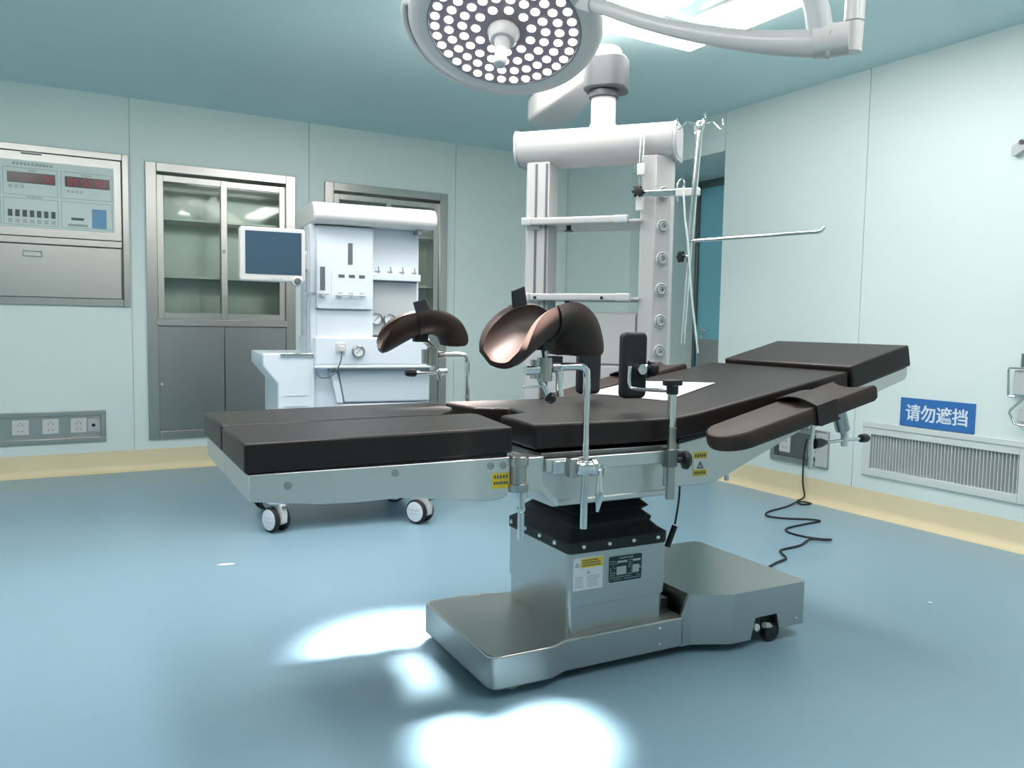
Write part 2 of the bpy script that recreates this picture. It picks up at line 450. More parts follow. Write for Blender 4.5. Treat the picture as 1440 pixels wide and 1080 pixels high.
# ------------------------------------------------------------------ control panel with drawer beneath
t = thing('control_panel', 'steel-framed wall control panel with red displays above a brushed steel flap', 'control panel', WORLD, (-0.14, YB, 1.21))
x0, x1, z0, z1 = CTL
fr = MB(); fo = 0.03
fr.box((x1-0.012, YB-0.02, z0-fo), (x1+fo, YB+0.02, z1+fo)); fr.box((x0-fo, YB-0.02, z0-fo), (x0+0.012, YB+0.02, z1+fo))
fr.box((x0+0.012, YB-0.02, z1-0.015), (x1-0.012, YB+0.02, z1+fo)); fr.box((x0+0.012, YB-0.02, z0-fo), (x1-0.012, YB+0.02, z0+0.02))
part(t, 'frame', fr, 'steel', 0.003)
part(t, 'back_box', MB().box((x0, YB+0.03, z0), (x1, YB+0.05, z1)), 'dark_steel', smooth=0)
part(t, 'middle_rail', MB().box((x0+0.012, YB-0.024, 1.588), (x1-0.02, YB+0.02, 1.635)), 'steel_flat', 0.004)
fl = part(t, 'flap', MB().box((x0+0.014, YB-0.014, z0+0.022), (x1-0.025, YB+0.01, 1.584)), 'steel_flat', 0.003)
hd = MB(); hd.box((-0.122, YB-0.020, 1.500), (-0.004, YB-0.014, 1.508)); hd.box((-0.122, YB-0.020, 1.534), (-0.004, YB-0.014, 1.542))
hd.box((-0.122, YB-0.020, 1.508), (-0.112, YB-0.014, 1.534)); hd.box((-0.014, YB-0.020, 1.508), (-0.004, YB-0.014, 1.534))
part(fl, 'recessed_handle', hd, 'chrome', 0.002)
door = part(t, 'panel_door', MB().box((x0+0.014, YB-0.010, 1.638), (x1-0.018, YB+0.02, z1-0.017)), 'steel_flat', 0.003)
face = part(t, 'panel_face', MB().box((x0+0.06, YB-0.016, 1.695), (0.437, YB-0.008, 2.135)), 'panel_face', 0.002)
yf = YB-0.016
def line_frame(mb, a, b, c, d, w=0.003, y=yf):
    mb.box((a, y-0.001, c), (b, y, c+w)); mb.box((a, y-0.001, d-w), (b, y, d)); mb.box((a, y-0.001, c), (a+w, y, d)); mb.box((b-w, y-0.001, c), (b, y, d))
ol = MB()
for q in ((-0.222, 0.094, 1.905, 2.085), (0.112, 0.425, 1.905, 2.085), (-0.222, 0.094, 1.708, 1.885), (0.112, 0.425, 1.708, 1.885), (-0.56, -0.236, 1.905, 2.085), (-0.56, -0.236, 1.708, 1.885)):
    line_frame(ol, *q)
part(face, 'printed_frame_lines', ol, 'ink_soft', smooth=0)
SEG = {'0': 'abcdef', '1': 'bc', '2': 'abged', '3': 'abgcd', '4': 'fgbc', '5': 'afgcd', '6': 'afgedc', '7': 'abc', '8': 'abcdefg', '9': 'abcdfg'}
def seven(mb, ch, x, z, w, h, y):
    th = w*0.2
    S = {'a': (x, x+w, z+h-th, z+h), 'g': (x, x+w, z+h/2-th/2, z+h/2+th/2), 'd': (x, x+w, z, z+th), 'f': (x, x+th, z+h/2, z+h), 'b': (x+w-th, x+w, z+h/2, z+h), 'e': (x, x+th, z, z+h/2), 'c': (x+w-th, x+w, z, z+h/2)}
    for k in SEG[ch]:
        a, b, c, d = S[k]; mb.box((a, y-0.0006, c), (b, y, d))
for a, b, digs, off in ((-0.197, 0.080, '00', 0.205), (0.137, 0.410, '000000', 0.018)):
    dp = part(face, 'time_display', MB().box((a, yf-0.004, 1.985), (b, yf, 2.055)), 'display_red', 0.001, label='dark red digital time display')
    mb = MB(); x = a+off
    for i, c in enumerate(digs):
        seven(mb, c, x, 1.996, 0.024, 0.045, yf-0.004); x += 0.034
        if len(digs) > 2 and i in (1, 3): x += 0.014
    for dx in (0.107, 0.112) if len(digs) == 2 else (): mb.box((a+dx-0.003, yf-0.0046, 2.008), (a+dx, yf-0.004, 2.014)); mb.box((a+dx-0.003, yf-0.0046, 2.030), (a+dx, yf-0.004, 2.036))
    o = part(t, 'display_digits', mb, 'digit_red', smooth=0, kind='stuff'); o.parent = face
bt = MB()
for i in range(3): bt.box((-0.190+i*0.034, yf-0.004, 1.950), (-0.168+i*0.034, yf, 1.972))
for i in range(4): bt.box((0.150+i*0.026, yf-0.004, 1.948), (0.166+i*0.026, yf, 1.964))
part(face, 'setting_buttons', bt, 'light_grey', 0.001)
me = finish(MB().box((-0.0125, -0.006, -0.022), (0.0125, 0, 0.022)), 'rocker_switch', 'ink')
copies(face, 'rocker_switch', me, [T((-0.185+i*0.0415, yf, 1.785)) for i in range(7)])
me = finish(MB().box((-0.013, -0.003, -0.013), (0.013, 0, 0.013)), 'switch_tag', 'light_grey')
copies(face, 'switch_tag', me, [T((-0.185+i*0.0415, yf, 1.735)) for i in range(7)])
part(face, 'slot_bar', MB().box((0.170, yf-0.004, 1.763), (0.247, yf, 1.779)), 'ink', 0.001)
part(face, 'speaker_grille', MB().box((0.151, yf-0.003, 1.721), (0.270, yf, 1.737)), 'ink_soft', 0.001)
part(face, 'blue_label', MB().box((0.297, yf-0.002, 1.715), (0.387, yf, 1.846)), 'label_blue', label='small blue label')
tx = MB()
for i in range(11): 
    w = 0.012+0.006*random.random()
    tx.box((-0.165+i*0.0215, yf-0.001, 2.101), (-0.165+i*0.0215+w, yf, 2.118))
for i in range(6): tx.box((-0.09+i*0.016, yf-0.001, 1.890), (-0.09+i*0.016+0.011, yf, 1.900))
for i in range(3): tx.box((-0.075+i*0.016, yf-0.001, 2.064), (-0.075+i*0.016+0.011, yf, 2.073))
for i in range(4): tx.box((0.235+i*0.016, yf-0.001, 2.064), (0.235+i*0.016+0.011, yf, 2.073))
part(face, 'printed_heading', tx, 'ink_soft', smooth=0)
part(t, 'latch_plate', MB().box((-0.116, YB-0.026, 2.178), (0.004, YB-0.010, 2.194)), 'dark_steel', 0.003)

# ------------------------------------------------------------------ power outlet strips
def outlet_slots(mb, cx, z, put):
    for dx, dz, ang in ((-0.014, 0.018, 20), (0.014, 0.018, -20), (0, 0.032, 0), (-0.012, -0.022, 0), (0.012, -0.022, 0)):
        put(mb, cx+dx, z+dz)
t = thing('outlet_strip', 'steel recessed outlet strip with three white sockets low on the back wall', 'outlet strip', WORLD, (-0.04, YB, 0.24))
x0, x1, z0, z1 = SOC
fr = MB(); fo = 0.024
fr.box((x0-fo, YB-0.016, z1-0.01), (x1+fo, YB+0.02, z1+fo)); fr.box((x0-fo, YB-0.016, z0-fo), (x1+fo, YB+0.02, z0+0.01))
fr.box((x1-0.01, YB-0.016, z0+0.01), (x1+fo, YB+0.02, z1-0.01)); fr.box((x0-fo, YB-0.016, z0+0.01), (x0+0.01, YB+0.02, z1-0.01))
part(t, 'frame', fr, 'steel', 0.004)
part(t, 'back_plate', MB().box((x0, YB+0.012, z0), (x1, YB+0.02, z1)), 'steel_flat', smooth=0)
for cx in (-0.335, -0.162, 0.016, 0.187):
    so = part(t, 'wall_socket', MB().box((cx-0.05, YB+0.002, 0.292), (cx+0.05, YB+0.012, 0.396)), 'white_enamel', 0.003)
    sl = MB()
    outlet_slots(sl, cx, 0.342, lambda m_, a, b: m_.box((a-0.002, YB+0.0012, b-0.006), (a+0.002, YB+0.002, b+0.006)))
    part(so, 'slots', sl, 'ink', smooth=0)
pt = MB(); pt.box((0.245, YB+0.004, 0.30), (0.322, YB+0.012, 0.385)); pt.lathe([(0.022, 0), (0.022, 0.006), (0.012, 0.006), (0.012, 0.001), (0, 0.001)], (0.28, YB+0.004, 0.343), (0, -1, 0))
part(t, 'earth_terminal', pt, 'light_grey')
part(t, 'terminal_plug', MB().cyl((0.28, YB+0.004, 0.343), (0.28, YB-0.004, 0.343), 0.012), 'black_plastic')

y0, y1, z0, z1 = SOCR
t = thing('outlet_strip', 'steel recessed outlet strip on the right wall, seen under the arm board', 'outlet strip', WORLD, (XR, 3.59, 0.24))
fr = MB()
fr.box((XR-0.016, y0-fo, z1-0.01), (XR+0.02, y1+fo, z1+fo)); fr.box((XR-0.016, y0-fo, z0-fo), (XR+0.02, y1+fo, z0+0.01))
fr.box((XR-0.016, y0-fo, z0+0.01), (XR+0.02, y0+0.01, z1-0.01)); fr.box((XR-0.016, y1-0.01, z0+0.01), (XR+0.02, y1+fo, z1-0.01))
part(t, 'frame', fr, 'steel', 0.004)
part(t, 'back_plate', MB().box((XR+0.012, y0, z0), (XR+0.02, y1, z1)), 'dark_steel', smooth=0)
for cy in (3.72, 3.48):
    so = part(t, 'wall_socket', MB().box((XR+0.002, cy-0.045, 0.285), (XR+0.012, cy+0.045, 0.39)), 'white_enamel', 0.003)
    sl = MB(); outlet_slots(sl, cy, 0.34, lambda m_, a, b: m_.box((XR+0.0012, a-0.002, b-0.006), (XR+0.002, a+0.002, b+0.006)))
    part(so, 'slots', sl, 'ink', smooth=0)
part(t, 'side_plate', MB().box((XR-0.02, 3.362, 0.235), (XR-0.016, 3.45, 0.45)), 'light_grey', 0.001)

# ------------------------------------------------------------------ return-air grille and sign
y0, y1, z0, z1 = VENT
t = thing('air_grille', 'white wall grille with upright slats under the blue sign', 'air grille', WORLD, (XR, 2.64, 0.25))
fr = MB()
fr.box((XR-0.014, y1-0.025, z0-0.03), (XR+0.012, y1+0.028, z1+0.055)); fr.box((XR-0.014, y0-0.028, z0-0.03), (XR+0.012, y0+0.025, z1+0.055))
fr.box((XR-0.014, y0+0.025, z1-0.012), (XR+0.012, y1-0.025, z1+0.055)); fr.box((XR-0.014, y0+0.025, z0-0.03), (XR+0.012, y1-0.025, z0+0.015))
part(t, 'frame', fr, 'vent_white', 0.003)
part(t, 'frame_rim', MB().box((XR-0.02, y0-0.03, z1+0.028), (XR-0.012, y1+0.03, z1+0.06)), 'vent_white', 0.003)
part(t, 'duct_back', MB().box((XR+0.05, y0, z0), (XR+0.06, y1, z1)), 'vent_dark', smooth=0)
me = finish(MB().box((-0.004, -0.0022, z0+0.01), (0.022, 0.0022, z1-0.005)), 'slat', 'vent_white', smooth=0)
n = 44
copies(t, 'slat', me, [T((XR, y0+0.035+(y1-y0-0.07)*i/(n-1), 0)) @ Rz(-12) for i in range(n)])

sg = thing('wall_sign', 'blue sign with white Chinese characters above the wall grille', 'sign', WORLD, (XR, 2.671, 0.562))
part(sg, 'sign_board', MB().box((XR-0.008, 2.456, 0.562), (XR, 2.886, 0.724)), 'sign_blue', 0.0015)
cu = bpy.data.curves.new('sign_lettering', 'FONT')
cu.body = '请勿遮挡'; cu.size = 0.098; cu.align_x = 'CENTER'; cu.align_y = 'CENTER'; cu.extrude = 0.001; cu.offset = 0.0008; cu.space_character = 1.0
tmp = bpy.data.objects.new('tmp', cu); COL.objects.link(tmp)
bpy.context.view_layer.update()
tme = bpy.data.meshes.new_from_object(tmp.evaluated_get(bpy.context.evaluated_depsgraph_get()))
bpy.data.objects.remove(tmp)
tme.materials.clear(); tme.materials.append(MATS['sign_white'])
ys = [v.co.y for v in tme.vertices]; xs = [v.co.x for v in tme.vertices]
if xs:
    cxm, cym = (min(xs)+max(xs))/2, (min(ys)+max(ys))/2
    k = 0.355/(max(xs)-min(xs))
    for v in tme.vertices: v.co = ((v.co.x-cxm)*k, (v.co.y-cym)*k*1.08, v.co.z)
co = [v.co.copy() for v in tme.vertices]; fa = [tuple(p.vertices) for p in tme.polygons]
vv = []; ff = []
for dx, dy, dz in ((-0.0012, 0, 0), (0.0012, 0, 0.00005), (0, 0.0010, 0.0001)):
    b0 = len(vv); vv += [(c.x+dx, c.y+dy, c.z+dz) for c in co]; ff += [tuple(i+b0 for i in f) for f in fa]
tme = bpy.data.meshes.new('sign_lettering'); tme.from_pydata(vv, [], ff); tme.materials.append(MATS['sign_white'])
lo = bpy.data.objects.new('sign_lettering', tme); COL.objects.link(lo); lo.parent = sg
# text x -> world -y, text y -> world z, text normal -> world -x
lo.matrix_local = T((-0.0085, 0.0, 0.081)) @ Matrix(((0, 0, -1, 0), (-1, 0, 0, 0), (0, 1, 0, 0), (0, 0, 0, 1)))

# ------------------------------------------------------------------ fittings at the right edge
t = thing('wall_bracket', 'grey wall fitting with a steel handle frame at the right edge, above the grille', 'wall bracket', WORLD, (XR, 2.24, 0.64))
mb = MB(); mb.box((XR-0.035, 2.10, 0.79), (XR, 2.255, 0.915)); part(t, 'housing', mb, 'light_grey', 0.006)
mb = MB(); mb.tube([(XR-0.045, 2.10, 0.93), (XR-0.045, 2.272, 0.925), (XR-0.045, 2.278, 0.915), (XR-0.045, 2.272, 0.79), (XR-0.045, 2.265, 0.782), (XR-0.045, 2.235, 0.782)], 0.006)
part(t, 'handle_frame', mb, 'chrome')
mb = MB(); mb.tube([(XR-0.03, 2.10, 0.82), (XR-0.04, 2.205, 0.77), (XR-0.045, 2.258, 0.712), (XR-0.045, 2.262, 0.70), (XR-0.045, 2.235, 0.648), (XR-0.04, 2.20, 0.640), (XR-0.03, 2.12, 0.66)], 0.007)
part(t, 'hook', mb, 'chrome')
mb = MB(); mb.box((XR-0.03, 2.13, 0.655), (XR, 2.225, 0.72)); part(t, 'lower_housing', mb, 'light_grey', 0.006)
part(t, 'valve', MB().cyl((XR-0.02, 2.215, 0.93), (XR-0.02, 2.215, 1.0), 0.016), 'grey_plastic', 0.003)
t = thing('wall_clip', 'small grey metal clip high on the right wall at the picture edge', 'clip', WORLD, (XR, 2.30, 1.98))
mb = MB(); mb.prism([(2.334, 2.035), (2.334, 1.985), (2.32, 1.98), (2.20, 2.045), (2.20, 2.095)], 'x', XR-0.04, XR); part(t, 'clip_body', mb, 'light_grey', 0.003)
part(t, 'clip_screw', MB().cyl((XR-0.04, 2.285, 2.045), (XR-0.046, 2.285, 2.045), 0.012), 'black_plastic')

# ================================================================== THE OPERATING TABLE
tb = thing('operating_table', 'operating table with black padded sections on a stainless steel pedestal base', 'operating table', TABLE, (0.6, 0.27, 0))
VC = 0.27
# low deck of the base
deck = [(0.03, 0.0), (0.19, 0.0), (0.215, 0.003), (0.262, 0.024), (0.28, 0.028), (0.74, 0.028), (0.74, 0.51), (0.28, 0.51), (0.262, 0.514), (0.215, 0.535), (0.19, 0.538), (0.03, 0.538), (0.01, 0.53), (0.0, 0.51), (0.0, 0.03), (0.01, 0.008)]
base = part(tb, 'base', MB().prism(deck, 'z', 0.03, 0.132), 'steel_base', 0.006, 3)
# taller block at the head end: top slab, skirts with wheel arches
blk = [(0.765, 0.03), (0.90, -0.028), (1.235, -0.028), (1.25, -0.015), (1.25, 0.55), (1.235, 0.566), (0.90, 0.566), (0.765, 0.508)]
mb = MB(); mb.prism(blk, 'z', 0.105, 0.202)
for v0, s in ((-0.028, 1), (0.566, -1)):
    va, vb = sorted((v0, v0+0.016*s))
    mb.prism([(0.90, 0.03), (0.985, 0.03), (1.005, 0.105), (0.90, 0.105)], 'y', va, vb)
    mb.prism([(1.105, 0.105), (1.118, 0.05), (1.235, 0.05), (1.235, 0.105)], 'y', va, vb)
mb.prism([(0.765, 0.03), (0.90, -0.028), (0.90, 0.566), (0.765, 0.508)], 'z', 0.03, 0.105)
mb.box((1.235, -0.015, 0.05), (1.25, 0.55, 0.105))
part(tb, 'head_end_block', mb, 'steel_base', smooth=20)
for v0, v1 in ((0.028, 0.040), (0.498, 0.51)): part(tb, 'cheek_plate', MB().prism([(0.725, 0.03), (0.766, 0.03), (0.766, 0.202), (0.755, 0.202), (0.725, 0.138)], 'y', v0, v1), 'steel_base', 0.001)
part(tb, 'underbody', MB().box((0.04, 0.05, 0.018), (0.90, 0.49, 0.034)), 'rubber')
part(tb, 'arch_liner', MB().box((0.93, 0.0, 0.035), (1.20, 0.54, 0.106)), 'rubber')
for u, v in ((0.10, 0.06), (0.10, 0.47), (1.10, 0.0), (1.10, 0.545)):
    w = part(tb, 'base_wheel', MB().lathe([(0.018, -0.016), (0.03, -0.016), (0.034, -0.01), (0.034, 0.01), (0.03, 0.016), (0.018, 0.016)], (u, v, 0.034), (0, 1, 0)), 'light_grey' if u < 0.5 else 'black_plastic')
part(tb, 'arch_bracket', MB().box((0.993, -0.016, 0.032), (1.04, -0.006, 0.10)), 'black_plastic', 0.004)
part(tb, 'axle_cap', MB().cyl((1.02, -0.014, 0.065), (1.02, -0.024, 0.065), 0.013), 'white_enamel', 0.002)
part(tb, 'pedal', MB().cyl((1.06, -0.014, 0.066), (1.13, 0.0, 0.046), 0.010), 'light_grey')
bm_ = finish(MB().lathe([(0.005, 0), (0.005, 0.002), (0.003, 0.004), (0, 0.0045)], (0, 0, 0), (0, -1, 0), 12), 'screw', 'chrome')
copies(tb, 'screw', bm_, [T((0.635, 0.028, 0.055)), T((0.635, 0.028, 0.108)), T((1.20, -0.028, 0.075))])
# column
col = part(tb, 'column_housing', MB().prism(rrect(0.303, 0.068, 0.677, 0.468, 0.018), 'z', 0.130, 0.386), 'steel_base', 0.001)
part(tb, 'column_sleeve', MB().prism(rrect(0.298, 0.063, 0.682, 0.473, 0.02), 'z', 0.215, 0.386), 'steel_base', 0.001)
part(tb, 'column_foot', MB().box((0.69, 0.12, 0.13), (0.74, 0.42, 0.17)), 'dark_steel', 0.003)
part(tb, 'bellows_flange', MB().prism(rrect(0.294, 0.059, 0.686, 0.477, 0.022), 'z', 0.386, 0.424), 'rubber', 0.004)
sc_ = finish(MB().lathe([(0.0085, 0), (0.0085, 0.003), (0.006, 0.007), (0, 0.008)], (0, 0, 0), (0, -1, 0), 12), 'flange_bolt', 'chrome')
Ms = [T((u, 0.059, 0.408)) for u in (0.347, 0.445, 0.540, 0.638)] + [T((0.294, v, 0.408)) @ Rz(-90) for v in (0.437, 0.335, 0.235, 0.139)]
copies(tb, 'flange_bolt', sc_, Ms)
mb = MB(); rings = []
for z, i in ((0.424, 0.004), (0.436, 0.022), (0.455, 0.040), (0.468, 0.036), (0.49, 0.062), (0.505, 0.044), (0.525, 0.066), (0.54, 0.036), (0.565, 0.042), (0.585, 0.02)):
    rings.append([mb.v((x, y, z)) for x, y in rrect(0.294+i, 0.059+i, 0.686-i, 0.477-i, 0.02)])
for a, b in zip(rings, rings[1:]):
    for j in range(len(a)): mb.f([a[j], a[(j+1) % len(a)], b[(j+1) % len(b)], b[j]])
mb.f(rings[0][::-1]); mb.f(rings[-1])
part(tb, 'bellows', mb, 'rubber', smooth=60)
# stickers on the column
vf = 0.0625
lb = part(tb, 'warning_sticker', MB().box((0.315, vf-0.0008, 0.267), (0.426, vf+0.001, 0.371)), 'paper', label='white sticker with a yellow warning banner')
part(lb, 'sticker_banner', MB().box((0.342, vf-0.0012, 0.338), (0.424, vf-0.0008, 0.368)), 'sticker_yellow', smooth=0)
mb = MB()
def tri(mb, x, z, s, y, h=0.0004):
    mb.prism([(x-s, z), (x-s*0.7, z), (x, z+s*1.15), (x, z+s*1.7)], 'y', y-h, y); mb.prism([(x+s, z), (x, z+s*1.7), (x, z+s*1.15), (x+s*0.7, z)], 'y', y-h, y)
    mb.box((x-s, y-h, z), (x+s, y, z+s*0.28)); mb.box((x-s*0.1, y-h, z+s*0.4), (x+s*0.1, y, z+s*1.0))
tri(mb, 0.329, 0.343, 0.0095, vf-0.0008); tri(mb, 0.371, 0.318, 0.007, vf-0.0008)
for i in range(6): mb.box((0.366, vf-0.0012, 0.276+i*0.0065), (0.366+0.05*(0.75+0.25*random.random()), vf-0.0008, 0.2778+i*0.0065))
for i in range(6): mb.box((0.321, vf-0.0012, 0.276+i*0.0065), (0.321+0.03, vf-0.0008, 0.2778+i*0.0065))
part(lb, 'sticker_print', mb, 'ink_soft', smooth=0)
mb = MB()
for i in range(3): mb.box((0.346, vf-0.0016, 0.344+i*0.008), (0.346+0.073*(0.8+0.2*random.random()), vf-0.0012, 0.3472+i*0.008))
part(lb, 'banner_print', mb, 'ink', smooth=0)
dp = part(tb, 'data_plate', MB().prism(rrect(0.445, 0.273, 0.582, 0.365, 0.008), 'y', vf-0.0008, vf+0.001), 'light_grey', label='black data plate with a silver border')
part(dp, 'plate_field', MB().prism(rrect(0.4485, 0.2765, 0.5785, 0.3615, 0.006), 'y', vf-0.0014, vf-0.0008), 'plate_green', smooth=0)
mb = MB()
for a, b, c, d in ((0.481, 0.520, 0.338, 0.345), (0.543, 0.573, 0.338, 0.345), (0.479, 0.517, 0.299, 0.326), (0.542, 0.568, 0.300, 0.326), (0.566, 0.574, 0.313, 0.319)): mb.box((a, vf-0.0018, c), (b, vf-0.0014, d))
part(dp, 'plate_boxes', mb, 'light_grey', smooth=0)
mb = MB()
for i in range(9):
    z = 0.283+i*0.0075
    x = 0.453
    while x < 0.574:
        w = 0.003+0.004*random.random()
        if not (0.476 < x < 0.521 and 0.295 < z < 0.347) and not (0.538 < x < 0.575 and 0.295 < z < 0.347) and random.random() < 0.85: mb.box((x, vf-0.0017, z), (x+w, vf-0.0014, z+0.0028))
        x += w+0.0025
for i in range(7): mb.box((0.490+i*0.008, vf-0.0017, 0.351), (0.4955+i*0.008, vf-0.0014, 0.356))
part(dp, 'plate_print', mb, 'ink_soft', smooth=0)

# seat frame, rails, back and head frames
def top(u):
    if u < 0.5: return 0.822
    if u < 0.7: return 0.822+0.18*(u-0.5)**2/0.4
    return 0.822+0.18*(u-0.6)
seatf = [(0.10, 0.722), (0.10, 0.632), (0.125, 0.605), (0.15, 0.592), (0.56, 0.588), (0.56, 0.722)]
part(tb, 'seat_frame', MB().prism(seatf, 'y', -0.068, 0.598), 'steel_plate', 0.006, 3)
part(tb, 'seat_frame_lip', MB().box((0.15, -0.074, 0.580), (0.57, 0.604, 0.598)), 'steel_plate', 0.004)
part(tb, 'seat_tray', MB().box((0.105, -0.085, 0.722), (0.60, 0.615, 0.740)), 'dark_steel', 0.002)
for s in (0, 1):
    f = (lambda v: v) if s == 0 else (lambda v: 0.53-v)
    def bx(a, b, vv, c, d):
        q = sorted((f(vv[0]), f(vv[1]))); return MB().box((a, q[0], c), (b, q[1], d))
    part(tb, 'side_rail', bx(0.105, 0.585, (-0.118, -0.104), 0.690, 0.728), 'steel_plate', 0.003)
    for u in (0.15, 0.54): part(tb, 'rail_spacer', bx(u-0.012, u+0.012, (-0.104, -0.066), 0.698, 0.720), 'steel_plate', 0.002)
    part(tb, 'rail_stop', bx(0.125, 0.185, (-0.124, -0.118), 0.684, 0.722), 'chrome', 0.003)
    # hinge housings between leg and seat sections
    hb = MB()
    q = sorted((f(-0.105), f(-0.02)))
    hb.prism([(0.045, 0.640), (0.092, 0.636), (0.14, 0.600), (0.15, 0.585), (0.16, 0.60), (0.105, 0.66), (0.105, 0.735), (0.045, 0.735)], 'y', *q)
    part(tb, 'hinge_arm', hb, 'steel_plate', 0.004)
    hc = MB(); vv = f(-0.092)
    hc.lathe([(0.028, 0.640), (0.030, 0.645), (0.030, 0.662), (0.024, 0.664), (0.024, 0.712), (0.030, 0.714), (0.030, 0.735), (0.027, 0.739)], (0.028, vv, 0), (0, 0, 1))
    part(tb, 'hinge_pin', hc, 'steel')
    kr = MB(); kr.cyl((0.036, f(-0.10), 0.64), (0.036, f(-0.10), 0.622), 0.017); kr.cyl((0.036, f(-0.10), 0.622), (0.036, f(-0.10), 0.585), 0.011); kr.sphere((0.036, f(-0.10), 0.590), 0.013); kr.cyl((0.036, f(-0.10), 0.585), (0.036, f(-0.10), 0.505), 0.0095)
    part(tb, 'release_lever', kr, 'chrome')
    # back side plate
    pl = [(0.555, 0.738), (0.555, 0.605), (0.70, 0.602), (0.76, 0.608), (0.814, 0.628), (0.923, 0.672), (1.042, 0.718), (1.20, 0.782), (1.32, 0.828), (1.32, top(1.32)-0.085)]
    for u in (1.2, 1.05, 0.9, 0.8, 0.7, 0.62): pl.append((u, top(u)-0.085))
    part(tb, 'back_side_plate', MB().prism(pl, 'y', *sorted((f(-0.075), f(-0.055)))), 'steel_plate', 0.004)
    br = MB(); M = T((1.12, f(-0.09), top(1.12)-0.135)) @ Ry(-10.2); br.M = M
    br.cbox((0, 0, 0), (0.42, 0.012, 0.034)); part(tb, 'back_rail', br, 'steel_plate', 0.003)
    hp = [(1.28, 0.815), (1.36, 0.826), (1.67, 0.920), (1.682, 0.935), (1.682, 0.968), (1.665, 0.970), (1.34, 0.885), (1.28, 0.868)]
    part(tb, 'head_side_plate', MB().prism(hp, 'y', *sorted((f(-0.068), f(-0.045)))), 'steel_plate', 0.006)
    part(tb, 'pivot_bolt', MB().cyl((0.83, f(-0.05), 0.622), (0.83, f(-0.05), 0.602), 0.008), 'chrome')
mb = MB(); mb.prism([(0.60, 0.738), (0.60, 0.752), (0.70, top(0.7)-0.071), (1.33, top(1.33)-0.071), (1.33, top(1.33)-0.084), (0.70, top(0.7)-0.084)], 'y', -0.078, 0.608)
part(tb, 'back_board', mb, 'rubber', 0.002)
mb = MB(); mb.prism([(1.352, 0.884), (1.352, 0.897), (1.66, 0.978), (1.66, 0.964)], 'y', -0.075, 0.54)
part(tb, 'head_board', mb, 'rubber', 0.002)
part(tb, 'under_yoke', MB().prism([(0.56, 0.61), (0.56, 0.70), (0.75, 0.72), (0.75, 0.64)], 'y', -0.02, 0.55), 'dark_steel', 0.004)

# mattress: seat and back in one piece, cut-out at the leg end
seat = [(0.45, -0.083), (0.085, -0.083), (0.097, 0.155), (0.205, 0.205), (0.228, 0.345), (0.117, 0.392), (0.107, 0.612), (0.45, 0.612)]
mb = MB(); th = 0.072
a = [mb.v((u, v, 0.822)) for u, v in seat]; b = [mb.v((u, v, 0.822-th)) for u, v in seat]
mb.f(a); mb.f(b[::-1])
for i in range(len(seat)-1): mb.f([a[i], a[i+1], b[i+1], b[i]])
us = [0.45]+[0.5+0.025*i for i in range(9)]+[0.8, 0.9, 1.0, 1.1, 1.2, 1.3, 1.345]
rows = []
for u in us:
    w = min(1.0, 1.0); z = top(u)
    rows.append([mb.v((u, -0.083, z)), mb.v((u, 0.612, z)), mb.v((u, 0.612, z-th)), mb.v((u, -0.083, z-th))])
for p, q in zip(rows, rows[1:]):
    for j in range(4): mb.f([p[j], q[j], q[(j+1) % 4], p[(j+1) % 4]])
mb.f(rows[-1])
part(tb, 'seat_and_back_mattress', mb, 'leather', 0.008, 3, merge=True)
hm = [(1.35, -0.088), (1.655, -0.088), (1.655, 0.552), (1.35, 0.552)]
mb = MB(); za = lambda u: 0.974+0.252*(u-1.35)
a = [mb.v((u-0.0, v, za(u))) for u, v in hm]; b = [mb.v((u+0.018, v, za(u)-0.078)) for u, v in hm]
mb.f(a); mb.f(b[::-1])
for i in range(4): mb.f([a[i], a[(i+1) % 4], b[(i+1) % 4], b[i]])
part(tb, 'head_mattress', mb, 'leather', 0.008, 3)
